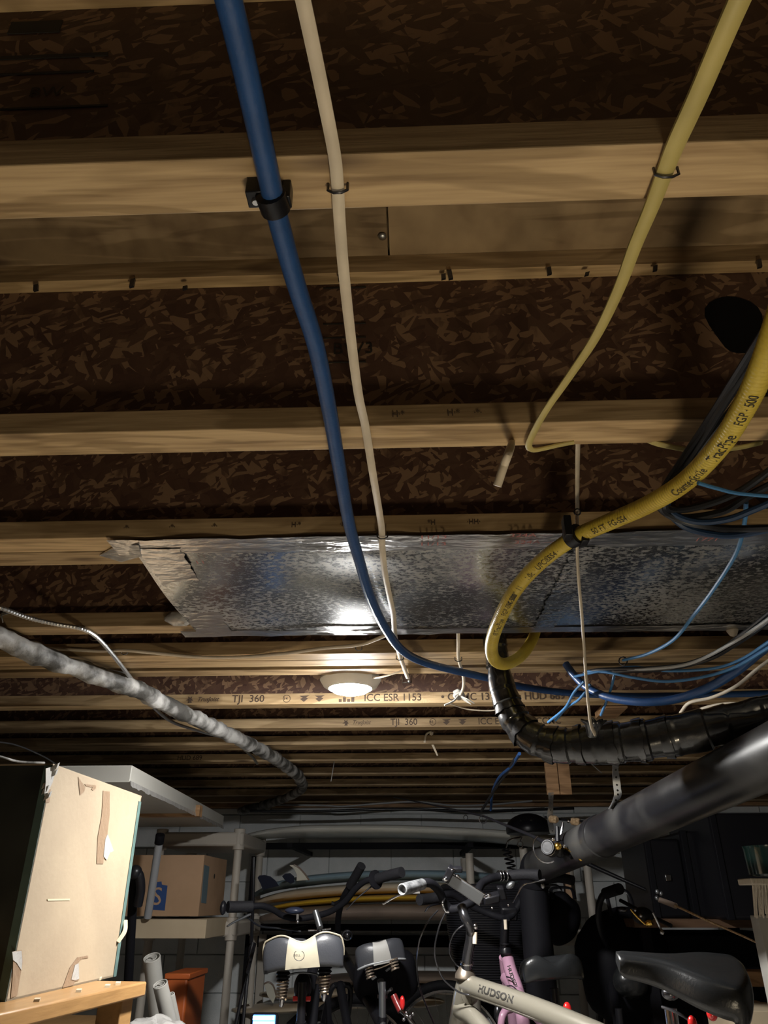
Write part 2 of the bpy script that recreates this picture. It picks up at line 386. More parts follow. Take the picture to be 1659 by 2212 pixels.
def thing(name, label, cat, loc, group=None, kind=None):
    o = bpy.data.objects.new(name, None); COL.objects.link(o); o.empty_display_size = .05
    place(o, V(loc)); return tag(o, label, cat, group, kind)
def sm(pts, k=8):                                          # Catmull-Rom through points
    P = [V(p) for p in pts]
    if len(P) < 3: return [P[0].lerp(P[-1], i/k) for i in range(k+1)]
    P = [P[0]*2-P[1]] + P + [P[-1]*2-P[-2]]; out = []
    for i in range(1, len(P)-2):
        a, b, c, d = P[i-1:i+3]
        for j in range(k):
            t = j/k; out.append(.5*((2*b)+(c-a)*t+(2*a-5*b+4*c-d)*t*t+(3*b-a-3*c+d)*t**3))
    out.append(P[-2]); return out
def resample(pts, step):
    L = [0.0]
    for a, b in zip(pts, pts[1:]): L.append(L[-1]+(b-a).length)
    n = max(2, int(L[-1]/step)); out = []; j = 0
    for i in range(n+1):
        s_ = L[-1]*i/n
        while j < len(L)-2 and L[j+1] < s_: j += 1
        t = (s_-L[j])/max(1e-9, L[j+1]-L[j]); out.append(pts[j].lerp(pts[j+1], t))
    return out
def one(name, mb, mat, label, cat, group=None, kind=None, **k):
    return tag(mb.build(name, mat, None, **k), label, cat, group, kind)
def text_geo(s_, size, extrude=0, align='LEFT', shear=0, bold=0):
    c = bpy.data.curves.new('t', 'FONT'); c.body = s_; c.size = size; c.align_x = align; c.align_y = 'CENTER'; c.shear = shear; c.resolution_u = 3; c.offset = bold
    o = bpy.data.objects.new('t', c); COL.objects.link(o)
    bpy.context.view_layer.update()
    me = bpy.data.meshes.new_from_object(o.evaluated_get(bpy.context.evaluated_depsgraph_get()))
    vs = [v.co.copy() for v in me.vertices]; fs = [tuple(p.vertices) for p in me.polygons]
    bpy.data.objects.remove(o, do_unlink=True); bpy.data.curves.remove(c); bpy.data.meshes.remove(me)
    return vs, fs
def text_flat(s_, size, pos, xd, yd, name, mat, parent=None, stretch=1.0, **k):
    vs, fs = text_geo(s_, size, **k); xd, yd = V(xd).normalized(), V(yd).normalized()
    mb = MB(); mb.add([V(pos)+xd*p.x*stretch+yd*p.y for p in vs], fs); return mb.build(name, mat, parent, smooth=False)
def text_wrap(s_, size, path, r, s0, ang, toward, name, mat, parent=None, stretch=1.0, flip=False, bold=0, shear=0):
    vs, fs = text_geo(s_, size, bold=bold, shear=shear)
    L = [0.0]
    for a, b in zip(path, path[1:]): L.append(L[-1]+(b-a).length)
    out = []
    for p in vs:
        s_ = min(max(s0 + p.x*stretch*(-1 if flip else 1), 0), L[-1]-1e-5); j = 0
        while j < len(L)-2 and L[j+1] < s_: j += 1
        t = (s_-L[j])/max(1e-9, L[j+1]-L[j]); c = path[j].lerp(path[j+1], t)
        T = (path[min(j+2, len(path)-1)]-path[max(j-1, 0)]).normalized()
        n = V(toward)-c; n = (n-T*n.dot(T)).normalized(); up_ = n.cross(T)
        th = ang + (p.y/r)*(-1 if flip else 1)
        out.append(c + (n*math.cos(th) + up_*math.sin(th))*(r+.0004))
    mb = MB(); mb.add(out, fs); return mb.build(name, mat, parent, smooth=False)
def copy_tree(o, loc=None, parent=None):
    c = o.copy(); COL.objects.link(c); c.parent = parent
    WO[c.name] = V(loc) if loc is not None else WO[o.name]
    if loc is not None: c.location = loc
    for ch in o.children: copy_tree(ch, None, c)
    return c
# ---------------------------------------------------------------- the setting
XL, XR, YB, YF = -3.0, 3.3, 5.35, -2.2
ZS = CAMZ + HJ*1.56                                        # underside of the subfloor
mb = MB(); mb.box(XL-.2, XR+.2, YF-.2, YB+.2, -.1, 0)
one('floor', mb, 'conc', 'bare grey concrete basement floor', 'floor', kind='structure')
mb = MB(); mb.box(XL-.2, XL, YF-.2, YB+.2, 0, ZS+.1); one('wall_left', mb, 'drywall', 'dark plain wall on the side of the taped box', 'wall', kind='structure')
mb = MB(); mb.box(XR, XR+.2, YF-.2, YB+.2, 0, ZS+.1); one('wall_right', mb, 'drywall', 'plain wall on the side of the drain pipe', 'wall', kind='structure')
mb = MB(); mb.box(XL, XR, YF-.2, YF, 0, ZS+.1); one('wall_front', mb, 'drywall', 'plain wall opposite the block wall', 'wall', kind='structure')
mb = MB(); mb.box(XL, XR, YB+.006, YB+.2, 0, ZS+.1)
wall = one('wall_back', mb, 'mortar', 'painted concrete block wall behind the surfboards', 'wall', kind='structure')
bw, bh = .406, .203
blk_me = {}
z = 0.0; row = 0
ZW = CAMZ + .565
while z < ZW-.02:
    h_ = min(bh, ZW-z)
    x = XL - (bw/2 if row % 2 else 0)
    while x < XR:
        a, b = max(x, XL)+.004, min(x+bw, XR)-.004
        if b-a > .05:
            key = (round(b-a, 3), round(h_, 3))
            wo = V(((a+b)/2, YB-.003+random.uniform(-.0015, .0015), z+h_/2))
            if key in blk_me:
                o = bpy.data.objects.new('block', blk_me[key]); COL.objects.link(o); place(o, wo, wall)
            else:
                m_ = MB(); m_.box(wo.x-(b-a)/2, wo.x+(b-a)/2, wo.y-.009, wo.y+.009, z+.004, z+h_-.004)
                o = m_.build('block', 'cmu', wall, smooth=False); blk_me[key] = o.data
        x += bw
    z += bh; row += 1
# sill on top of the block wall
mb = MB(); mb.box(XL, XR, YB-.06, YB+.1, ZW, ZW+.038)
mb.build('sill_plate', 'board', wall, smooth=False)
# subfloor in panels, under them the I-joists
mb = MB(); mb.box(XL-.2, XR+.2, YF-.2, YB+.2, ZS+.021, ZS+.05)
ceil = one('ceiling', mb, 'ply', 'unfinished ceiling of wooden I-joists under plywood', 'ceiling', kind='structure')
seamx = pz(838, 500, ZS).x
for j, y0 in enumerate([-2.4, -1.18, .04, 1.26, 2.48, 3.70, 4.92]):
    off = 0 if j % 2 == 0 else 1.22
    x0 = seamx - 2.44*2 + off
    while x0 < XR+.2:
        a, b = max(x0, XL-.2)+.0015, min(x0+2.44, XR+.2)-.0015
        if b-a > .1:
            m_ = MB(); m_.box(a, b, y0+.0015, min(y0+1.22, YB+.2)-.0015, ZS, ZS+.02); m_.build('plywood_panel', 'ply', ceil, smooth=False)
        x0 += 2.44
FWID = .059; FT = .036
near = [.735, 1.458, 2.032, 2.137, 2.856, 3.263, 3.367, 3.517, 4.22, 4.87, 5.443, 5.547, 6.147, 6.838, 7.535, 8.23, 8.83]
behind = [-.02, -.72, -1.42, -2.12, -2.82]
JOISTS = {}
for q in near + behind:
    y0 = q*HJ; yc = y0 + FWID/2
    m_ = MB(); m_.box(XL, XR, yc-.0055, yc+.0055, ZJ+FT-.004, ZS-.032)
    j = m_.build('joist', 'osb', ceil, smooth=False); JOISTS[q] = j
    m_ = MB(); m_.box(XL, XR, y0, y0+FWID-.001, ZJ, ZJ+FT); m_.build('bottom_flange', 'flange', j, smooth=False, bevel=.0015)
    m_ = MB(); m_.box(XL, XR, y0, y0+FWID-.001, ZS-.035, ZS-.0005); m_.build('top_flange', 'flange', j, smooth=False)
# factory stamps on the flanges facing the lens
def stamp(q, px, words, size, mat='inkbrown', dz=0.0, st=1.0, **k):
    y = q*HJ - .0012
    p = pY(px, 1500, y); p.z = ZJ+FT/2+dz
    text_flat(words, size, p, (1, 0, 0), (0, 0, 1), 'printed_lettering', mat, JOISTS[q], stretch=st, bold=size*.012, **k)
def emblem(q, px, kind, s_=.012):
    y = q*HJ - .0012; p = pY(px, 1500, y); p.z = ZJ+FT/2; m_ = MB()
    if kind == 'ring':
        pts = [p + V((math.cos(a)*s_, 0, math.sin(a)*s_)) for a in [2*PI*i/20 for i in range(21)]]
        m_.tube(pts, .0009, 4)
    elif kind == 'leaf':
        m_.prism([p+V((x*s_, 0, z_*s_)) for x, z_ in ((-1, -.2), (-.3, .2), (-.5, .9), (.1, .5), (.6, .9), (.5, .3), (1, -.3), (.5, -.3), (.7, -.9), (-.4, -.9), (-.1, -.3))], (0, .0008, 0))
    elif kind == 'shield':
        m_.prism([p+V((x*s_, 0, z_*s_)) for x, z_ in ((-1.3, .75), (1.5, .85), (.5, .3), (1.1, 0), (0, -.95), (-1.1, -.1), (-.3, .2))], (0, .0008, 0))
    elif kind == 'blocks':
        for k in range(4): m_.box(p.x+k*.014, p.x+k*.014+.010, y, y+.0008, p.z-.013, p.z-.003+.006*(k % 2))
    m_.build('printed_emblem', 'inkbrown', JOISTS[q], smooth=False)
q = 4.22
emblem(q, 411, 'leaf'); stamp(q, 427, 'TrusJoist', .021, st=.95, shear=.35); stamp(q, 502, 'TJI  360', .034, st=1.02)
emblem(q, 620, 'ring'); stamp(q, 613, '14', .014); emblem(q, 657, 'shield'); emblem(q, 690, 'shield')
emblem(q, 732, 'blocks'); stamp(q, 786, 'ICC ESR 1153', .034, st=.98); stamp(q, 952, '• CCMC 13132-R • HUD 689 C', .034, st=.99)
q = 4.87
emblem(q, 748, 'leaf'); stamp(q, 762, 'TrusJoist', .021, st=.9, shear=.35); stamp(q, 843, 'TJI  360', .034, st=.95); emblem(q, 933, 'ring'); stamp(q, 926, '48', .014)
emblem(q, 962, 'shield'); emblem(q, 996, 'shield'); stamp(q, 1029, 'ICC ESR 1153 • CCMC', .034, st=.95)
stamp(6.147, 400, 'HUD 689', .030); 
# faint stamped text and tally marks on the near flanges and web
for q, px in ((2.032, 200), (2.032, 310), (2.032, 412), (2.032, 605), (2.032, 722), (2.032, 935), (2.032, 1030), (1.458, 850), (1.458, 995), (1.458, 1065)):
    stamp(q, px, random.choice(['·HH·', '*H', 'H·*', '·*·']), .014, st=.9)
yw = 1.458*HJ + FWID/2 - .0068                              # stamp block on the web beside the blue tube
for py_, h_ in ((622, .003), (730, .0022), (783, .0022), (700, .0022)):
    a = pY(698, py_, yw); b = pY(790, py_, yw); m_ = MB(); m_.box(a.x, b.x, yw, yw+.0008, a.z-h_/2, a.z+h_/2); m_.build('printed_lettering', 'ink', JOISTS[1.458], smooth=False)
a = pY(718, 755, yw); text_flat('BW3', .030, a, (1, 0, 0), (0, 0, 1), 'printed_lettering', 'ink', JOISTS[1.458])
yw = .735*HJ + FWID/2 - .0068
for py_, x0, x1, h_ in ((60, 20, 130, .022), (125, 0, 230, .006), (160, 0, 200, .003), (235, 0, 230, .003)):
    a = pY(x0, py_, yw); b = pY(x1, py_, yw); m_ = MB(); m_.box(a.x, b.x, yw, yw+.0008, a.z-h_/2, a.z+h_/2); m_.build('printed_lettering', 'ink', JOISTS[.735], smooth=False)
a = pY(62, 200, yw); text_flat('BW', .022, a, (1, 0, 0), (0, 0, 1), 'printed_lettering', 'ink', JOISTS[.735])
# hole drilled through the web near the cables
hw = pY(1590, 700, 1.458*HJ+FWID/2-.0062)
m_ = MB(); m_.prism([hw+V((math.cos(a)*.040*(1+.15*math.sin(3*a)), 0, math.sin(a)*.062*(1+.1*math.cos(2*a)))) for a in [2*PI*i/24 for i in range(24)]], (0, .0006, 0))
m_.build('drilled_hole', 'blkm', JOISTS[1.458], smooth=False)

# nail tips and staples showing along the top flange of the second joist
for px, py_, h_ in ((78, 622, .012), (286, 612, .016), (400, 622, .006), (735, 600, .012), (958, 598, .010), (972, 594, .018), (1186, 586, .014), (1268, 592, .006), (1415, 580, .010), (1640, 570, .016), (1538, 518, .008), (652, 545, .008)):
    p = pY(px, py_, 1.458*HJ-.002); m_ = MB(); m_.obox(p, (.0035, 0, .001), (0, .002, 0), (.001*(px % 3-1), 0, h_/2)); m_.build('nail_tip', 'gunmetal', JOISTS[1.458], smooth=False)
p = pY(826, 511, 1.40*HJ); p = pz(826, 511, ZS-.004); m_ = MB(); m_.sphere(p, .007, .007, .004, n=10, m=6); m_.build('nail_head', 'steel', ceil)

# ---------------------------------------------------------------- ceiling lamp and added fill light
lp = pz(757, 1474, ZJ-.004)
lt = thing('ceiling_lamp', 'round white flush ceiling lamp, lit, between the joists', 'lamp', lp)
m_ = MB(); m_.lathe([(.03, .05), (.078, .03), (.090, .012), (.091, .006), (.080, -.012), (.064, -.020), (.062, -.016), (.062, .0)], 40, lp); m_.build('trim_ring', 'lampwhite', lt)
m_ = MB(); m_.lathe([(.063, -.012), (.060, -.020), (.050, -.028), (.03, -.034), (.004, -.036)], 40, lp); m_.build('diffuser', 'glow', lt)
m_ = MB(); m_.lathe([(.05, 0), (.05, .06)], 8, lp+V((0, 0, .035))); m_.build('junction_box', 'steel', lt)
# thin white lead to the lamp
one('lamp_lead', (lambda m: (m.tube(sm([pz(870, 1448, ZJ-.004), pz(850, 1455, ZJ-.008), pz(825, 1462, ZJ-.010), pz(806, 1464, ZJ-.006)]), .003, 6), m)[1])(MB()), 'cream', 'thin white lead running to the lit ceiling lamp', 'cable')
fl = V((.25, .22, 0))  # out-of-view light added to put warm light on the near joist bottoms
ft = thing('added_fill_light', 'added unseen fill light on the floor, warming the near joist undersides', 'lamp', fl)
m_ = MB(); m_.box(fl.x-.15, fl.x+.15, fl.y-.12, fl.y+.12, .07, .115); m_.build('housing', 'blk', ft, bevel=.006)
m_ = MB(); m_.box(fl.x-.135, fl.x+.135, fl.y-.105, fl.y+.105, .1155, .119); m_.build('fill_panel', 'fill_glow', ft)
m_ = MB(); m_.tube([fl+V((-.17, 0, .09)), fl+V((-.17, 0, .008)), fl+V((-.17, .12, .008)), fl+V((.17, .12, .008)), fl+V((.17, 0, .008)), fl+V((.17, 0, .09))], .008, 8)
m_.tube([fl+V((-.175, 0, .09)), fl+V((.175, 0, .09))], .006, 8); m_.build('stand', 'blk', ft)

# ---------------------------------------------------------------- sheet metal panning under two joists
ZD = ZJ - .004
xl0 = pz(300, 1205, ZD); xl1 = pz(424, 1362, ZD)
y0d, y1d = 2.065*HJ, 2.93*HJ
dt = thing('duct_pan', 'wide galvanised sheet metal duct pan taped under the joists', 'duct', V(((xl0.x+1.6)/2, (y0d+y1d)/2, ZD)))
def sheet(x0f, x1f, y0, y1, z, nx, ny, amp, fr, seed, th=.0012):
    vs, fs = [], []
    for i in range(nx+1):
        for j in range(ny+1):
            ty = j/ny; y = y0+(y1-y0)*ty
            a, b = x0f(ty), x1f(ty); x = a+(b-a)*i/nx
            e = min(1, 6*min(ty, 1-ty)+.15)
            vs.append((x, y, z - amp*e*(noise.noise(V((x*fr+seed, y*fr*1.2, seed)))+.35)))
    for i in range(nx):
        for j in range(ny):
            a = i*(ny+1)+j; fs.append((a, a+ny+1, a+ny+2, a+1))
    m_ = MB(); m_.add(vs, fs)
    k = len(vs); m_.v += [V(p)+V((0, 0, th)) for p in vs]; m_.f += [tuple(reversed([q_+k for q_ in f])) for f in fs]
    return m_
seam1 = pz(1225, 1260, ZD).x; seam0 = pz(1160, 1350, ZD).x
lef = lambda t: xl0.x + (xl1.x-xl0.x)*(t)
sea = lambda t: seam1+.02
sheet(lef, sea, y0d, y1d, ZD, 90, 30, .011, 3.6, 3.1).build('sheet_panel', 'galv', dt)
sheet(lambda t: seam1-.01, lambda t: 2.6, y0d, y1d, ZD-.002, 60, 20, .005, 2.6, 8.4).build('sheet_panel', 'galv', dt)
def tape_strip(a, b, wdt, z, name='foil_tape', mat='foil', parent=dt, amp=.0035, n=90, ragged=.006):
    a, b = V(a), V(b); d = (b-a); L_ = d.length; d.normalize(); s_ = V((-d.y, d.x, 0))
    vs, fs = [], []; k = 6
    for i in range(n+1):
        for j in range(k+1):
            p = a + d*(L_*i/n) + s_*(wdt*(j/k-.5) + (ragged*noise.noise(V((i*.35, j*3., a.x))) if j in (0, k) else 0))
            p.z = z - abs(amp*noise.noise(V((p.x*34, p.y*60, 1.7)))) - amp*.2
            vs.append(p)
    for i in range(n):
        for j in range(k):
            q_ = i*(k+1)+j; fs.append((q_, q_+k+1, q_+k+2, q_+1))
    m_ = MB(); m_.add(vs, fs); kk = len(vs)
    m_.v += [V(p)+V((0, 0, .0007)) for p in vs]; m_.f += [tuple(reversed([q_+kk for q_ in f])) for f in fs]
    return m_.build(name, mat, parent)
tape_strip((pz(252, 1186, ZD).x, y0d+.004, 0), (2.6, y0d+.004, 0), .062, ZD-.004)
tape_strip((pz(392, 1362, ZD).x, y1d-.006, 0), (2.6, y1d-.006, 0), .040, ZD-.004)
tape_strip((xl0.x+.055, y0d+.01, 0), (xl1.x+.045, y1d-.01, 0), .08, ZD-.006, amp=.002)
tape_strip((seam1, y0d+.03, 0), (seam1-.01, y1d-.02, 0), .045, ZD-.006, mat='galv', name='seam_strip', amp=.0022)
# folded corner of foil at the near left end, and the rolled wad at the far left corner
m_ = MB(); a = pz(215, 1198, ZJ-.002)
m_.prism([a, pz(262, 1172, ZJ-.003), pz(300, 1176, ZJ-.012), pz(306, 1200, ZJ-.010), pz(262, 1212, ZJ-.003)], (0, 0, -.0022)); m_.build('foil_flap', 'foil', dt)
m_ = MB(); a = pz(392, 1335, ZJ+.012); m_.sphere(a, .042, .022, .018, n=12, m=8)
m_.v = [p+V((noise.noise(p*60), noise.noise(p*60+V((5, 5, 5))), noise.noise(p*60+V((9, 9, 9)))))*.006 for p in m_.v]; m_.build('foil_wad', 'tape', dt)
for px, wd in ((905, '11/13'), (925, '11/13'), (1100, '324A—'), (1110, '324A—'), (1490, '1771')):
    pass
for px, py_, wd in ((905, 1161, '11/13'), (905, 1176, '11/13'), (1100, 1157, '324A —'), (1110, 1172, '324A —'), (1500, 1150, '1771'), (1500, 1166, '1771'), (420, 1215, '11')):
    a = pz(px, py_, ZD-.0098); text_flat(wd, .020, a, (1, 0, 0), (0, -1, 0), 'printed_lettering', 'inkred', dt, stretch=1.1)
# rivet and knob at the right
a = pz(1582, 1362, ZD-.008); m_ = MB(); m_.lathe([(.012, .006), (.014, 0), (.008, -.012), (.002, -.015)], 14, a); m_.build('hanger_knob', 'cream', dt)
def prj(P):
    d = V(P)-C0; zc = d.dot(FW); return (829.5+FPX*d.dot(RT)/zc, 1106-FPX*d.dot(UP)/zc, zc)
def extend(pts, L_=1.1):                                   # runs that leave the view carry on beyond it
    pts = [V(p) for p in pts]
    for end in (0, 1):
        if end: pts.reverse()
        x, y, zc = prj(pts[0])
        if x > 1675 or y < -5 or x < -35:
            d0 = (pts[0]-pts[1]).normalized(); d1 = (d0*.35+V((1, 0, 0))).normalized() if x > 1675 else d0.copy(); st = .06; p = pts[0].copy(); ex = []
            zlo, zhi = pts[0].z-.05, max(ZJ-.02, pts[0].z)
            for i in range(int(L_/st)):
                p = p + d0.lerp(d1, min(1, (i+1)/8)).normalized()*st; p.z = min(max(p.z, zlo), zhi)
                if XL+.05 < p.x < XR-.05: ex.append(p.copy())
            pts = ex[::-1]+pts
        if end: pts.reverse()
    return pts
def prj_zc(P): return (V(P)-C0).dot(FW)
# ---------------------------------------------------------------- pipes, hoses and cables under the joists
def zs(lst, z0=None): return [pz(a, b, ZJ-(c if c is not None else 0)) for a, b, c in lst]
def ds(lst): return [pd(a, b, c) for a, b, c in lst]
def run(name, pts, r, mat, label, cat='cable', n=10, k=8, group=None, flat=1.0, ref=None):
    pts = extend(pts); m_ = MB(); m_.tube(sm(pts, k), r, n, flat=flat, ref=ref); return one(name, m_, mat, label, cat, group)
# big blue tubing
pb = zs([(478, -60, .022), (499, 20, .022), (532, 160, .022), (580, 380, .022), (600, 470, .022), (640, 615, .024), (683, 750, .026), (712, 890, .026), (731, 1000, .027), (754, 1130, .028), (776, 1210, .035), (800, 1290, .042), (832, 1356, .046), (868, 1404, .046), (915, 1430, .036), (985, 1449, .03), (1060, 1466, .028), (1120, 1482, .025), (1220, 1496, .02), (1340, 1503, .018), (1480, 1502, .016), (1800, 1494, .016)])
run('blue_tubing', pb, .0100, 'blue', 'long thick blue water tube clipped under the joists, curving to the back', 'pipe', 14)
cz = pz(590, 436, ZJ-.022); c_ = V((cz.x, cz.y, ZJ))
t = thing('pipe_clip', 'black plastic clip holding the thick blue tube on the nearest joist', 'clip', c_)
m_ = MB(); m_.lathe([(.0112, -.010), (.0140, -.009), (.0140, .009), (.0112, .010)], 18, c_+V((0, 0, -.022)), (.13, 1, 0)); m_.build('band', 'blk', t)
m_ = MB(); m_.box(c_.x-.024, c_.x-.009, c_.y-.010, c_.y+.008, c_.z-.020, c_.z-.0005); m_.box(c_.x+.008, c_.x+.016, c_.y-.006, c_.y+.008, c_.z-.022, c_.z-.0005); m_.build('clip_foot', 'blk', t, bevel=.001)
m_ = MB(); m_.lathe([(.003, -.003), (.004, -.001), (.004, 0)], 8, c_+V((-.016, 0, -.020))); m_.build('nail', 'steel', t)
def staple(x, y, r, label, mat='gunmetal', dz=.0):
    c = pz(x, y, ZJ-dz); m_ = MB()
    m_.tube([c+V((-r-.002, 0, 0)), c+V((-r-.002, 0, -.009)), c+V((-r*.5, 0, -.0125)), c+V((r*.5, 0, -.0125)), c+V((r+.002, 0, -.009)), c+V((r+.002, 0, 0))], .0014, 6)
    one('cable_staple', m_, mat, label, 'staple', 'cable staples in the joists')
# cream cable beside it
pc = zs([(646, -40, .008), (672, 80, .008), (700, 215, .008), (722, 330, .007), (729, 395, .006), (734, 480, .008), (742, 580, .012), (757, 720, .012), (774, 850, .010), (789, 920, .007), (805, 1020, .012), (820, 1110, .008), (825, 1148, .008), (826, 1185, .016), (832, 1240, .020), (842, 1290, .022), (850, 1330, .020), (853, 1372, .020), (862, 1410, .010), (872, 1440, .006), (881, 1465, .004)])
run('cream_cable', pc, .0060, 'cream', 'flat cream electrical cable stapled beside the thick blue tube', n=10, flat=.55, ref=(0, 0, 1))
staple(730, 396, .007, 'wire staple over the cream cable on the nearest joist')
staple(826, 1150, .007, 'wire staple over the cream cable at the duct edge', dz=.006)
staple(864, 1416, .008, 'wire staple over the cream cable beyond the duct')
c_ = pz(879, 1462, ZJ); t = thing('cable_clamp', 'small metal clamp at the end of the cream cable', 'clamp', c_)
m_ = MB(); m_.box(c_.x-.014, c_.x+.014, c_.y-.003, c_.y+.003, c_.z-.018, c_.z-.016); m_.box(c_.x-.014, c_.x-.012, c_.y-.003, c_.y+.003, c_.z-.017, c_.z+.004); m_.box(c_.x+.012, c_.x+.014, c_.y-.003, c_.y+.003, c_.z-.017, c_.z+.004); m_.build('jaw', 'gunmetal', t)
m_ = MB(); m_.sphere(c_+V((.006, -.004, -.014)), .004, n=8, m=6); m_.build('screw', 'steel', t)
# yellow flat cable
py1 = zs([(1640, -90, .006), (1606, -20, .006), (1570, 60, .008), (1510, 200, .010), (1462, 305, .007), (1440, 360, .005), (1410, 440, .008), (1372, 530, .014), (1335, 628, .018), (1285, 730, .018), (1225, 820, .018), (1180, 885, .016), (1152, 935, .012), (1142, 962, .011), (1152, 972, .010), (1178, 968, .006), (1204, 962, .002)]) + [pz(1240, 955, ZJ-.000)]
py1 = extend(py1)
m_ = MB(); path = sm(py1, 8); L_ = len(path)
m_.tube(path, [.0088 - .0038*min(1, max(0, (i/L_-.62)/.2)) for i in range(L_)], 10, flat=.6, ref=(0, 0, 1)); one('yellow_cable', m_, 'yellow', 'flat yellow electrical cable crossing the nearest joist and looping under the next', 'cable')
staple(1437, 362, .0085, 'wire staple over the yellow cable on the nearest joist')
p_ = [pz(1380, 940, ZJ+.012), pz(1412, 956, ZJ+.001), pz(1450, 965, ZJ-.008), pz(1490, 972, ZJ-.010), pz(1540, 974, ZJ-.010), pz(1600, 966, ZJ-.004), pz(1645, 956, ZJ+.004)]
run('yellow_cable', p_, .005, 'yellow', 'short sagging stretch of yellow cable behind the black cables', flat=.6)
# stub of cream cable
run('cream_cable_stub', [pz(1106, 955, ZJ+.012), pd(1100, 975, .89), pd(1088, 1008, .88), pd(1074, 1050, .88)], .0052, 'cream', 'short cut stub of cream cable hanging behind the second joist')
# strap-like cream cable down to the wrapped pipe
p_ = [pz(1249, 945, ZJ+.01), pd(1248, 975, 1.10), pd(1247, 1050, 1.25), pd(1247, 1107, 1.30), pd(1246, 1160, 1.24), pd(1249, 1240, 1.34), pd(1257, 1330, 1.42), pd(1263, 1420, 1.48), pd(1269, 1500, 1.53), pd(1276, 1562, 1.57), pd(1285, 1585, 1.60)]
run('hanging_cream_cable', p_, .0062, 'cream', 'cream flat cable hanging in front of the duct down to the black wrapped pipe', flat=.45, ref=(0, -1, 0))
c_ = pd(1247, 1106, 1.288); m_ = MB(); m_.ring(c_, .0055, .0014, FW, 14, 6); one('ring_nail', m_, 'gunmetal', 'small ring nail on the joist before the duct', 'nail')
# cream cable lying across the joists left of the lamp
p_ = zs([(60, 1398, -.03), (130, 1402, -.02), (210, 1406, -.012), (270, 1405, .006), (340, 1411, .006), (430, 1419, .006), (520, 1419, .006), (620, 1411, .006), (700, 1400, .006), (775, 1393, .006), (815, 1380, .008), (842, 1368, .010)])
run('grey_cable', p_, .0045, 'cream', 'thin pale cable sagging across the joists above the round lamp')
for x, y in ((270, 1404), (775, 1395)): staple(x, y, .006, 'small staple over the thin pale cable left of the round lamp' if x < 500 else 'small staple over the thin pale cable above the round lamp')
# cord with a knot by the wrapped pipe
p_ = zs([(990, 1360, -.005), (990, 1385, .006), (990, 1418, .006), (994, 1436, .012), (1001, 1460, .016), (1001, 1485, .02), (994, 1502, .024)])
run('knotted_cord', p_, .0045, 'cream', 'cream cable hanging from the joist and knotted in front of the stamped joist', 'cord', flat=.6)
kk = pz(991, 1502, ZJ-.024); t = thing('cord_knot', 'white frayed knot tied at the end of the cream cord', 'knot', kk)
m_ = MB(); m_.tube(sm([kk+V((-.014, 0, .008)), kk+V((0, -.008, .012)), kk+V((.012, 0, .002)), kk+V((0, .008, -.006)), kk+V((-.012, 0, 0)), kk+V((.006, -.006, .008))], 6), .006, 8); m_.build('knot', 'white', t)
m_ = MB(); m_.tube(sm([kk, kk+V((-.018, 0, -.018)), kk+V((-.045, 0, -.030))], 6), .006, 8, flat=.5); m_.build('tail', 'white', t)
for i in range(5):
    m_ = MB(); m_.tube(sm([kk, kk+V((.012+.003*i, -.002*i, -.012)), kk+V((.026+.005*i, 0, -.022-.003*(i % 3)))], 5), .0016, 5); m_.build('strand', 'white', t)
staple(990, 1419, .007, 'small staple over the knotted cream cable')
p_ = [pz(972, 1520, ZJ-.004), pz(1010, 1532, ZJ-.010), pz(1060, 1535, ZJ-.010), pz(1090, 1528, ZJ-.002)]
run('thin_wire', p_, .0022, 'cream', 'thin wire sagging under the stamped joist beside the knot')
# strings hanging from the far joists
def frayed(x, y, x2, y2, zc, label, nm='hanging_string', mat='cream', r=.004):
    a = pd(x, y, zc); b = pd(x2, y2, zc); t = thing(nm, label, 'string', a)
    mid = (a+b)/2 + V((-.012, 0, .01)); m_ = MB(); pts = sm([a, mid, b], 8); m_.tube(pts, [r*(1-.6*i/(len(pts)-1)) for i in range(len(pts))], 6); m_.build('main_strand', mat, t)
    m_ = MB(); m_.tube(sm([a, a+V((-.022, 0, -.012)), a+V((-.03, 0, -.045))], 5), r*.5, 5); m_.build('side_strand', mat, t)
frayed(932, 1580, 945, 1632, 3.1, 'frayed pale string hanging from a joist behind the lamp', r=.009)
frayed(20, 1324, 6, 1345, 1.7, 'wisp of dust hanging from the armoured cable', 'dust_wisp', 'dust', .0025)
for x, y, x2, y2 in ((1275, 1648, 1300, 1670), (722, 1645, 715, 1688)):
    a = pz(x, y, ZJ); b = pd(x2, y2, prj_zc(a)); m_ = MB(); m_.tube([a, (a+b)/2, b], .0022, 5); one('dust_thread', m_, 'dust', 'fine dusty thread hanging below the wrapped black pipe' if x > 1000 else 'fine dusty thread hanging left of the lamp', 'thread')

# yellow gas hose, corrugated
hp = ds([(1760, 500, .66), (1700, 640, .70), (1652, 780, .76), (1612, 870, .82), (1555, 962, .90), (1480, 1040, 1.00), (1400, 1090, 1.09), (1310, 1130, 1.17), (1240, 1162, 1.23), (1170, 1212, 1.29), (1115, 1272, 1.36), (1078, 1340, 1.44), (1062, 1390, 1.52), (1068, 1424, 1.60), (1092, 1434, 1.68), (1124, 1418, 1.76), (1148, 1386, 1.84), (1160, 1350, 1.92), (1164, 1325, 2.0)])
hp = extend(hp)
path = resample(sm(hp, 12), .0014)
ht = thing('gas_hose', 'thick yellow corrugated gas hose with black lettering looping below the duct', 'hose', path[len(path)//2])
m_ = MB(); m_.tube(path, [.0133 + .00032*math.sin(2*PI*i/4.0) for i in range(len(path))], 16); hm = m_.build('hose_jacket', 'hose', ht)
pth2 = resample(sm(hp, 12), .012)
L_ = [0.0]
for a, b in zip(pth2, pth2[1:]): L_.append(L_[-1]+(b-a).length)
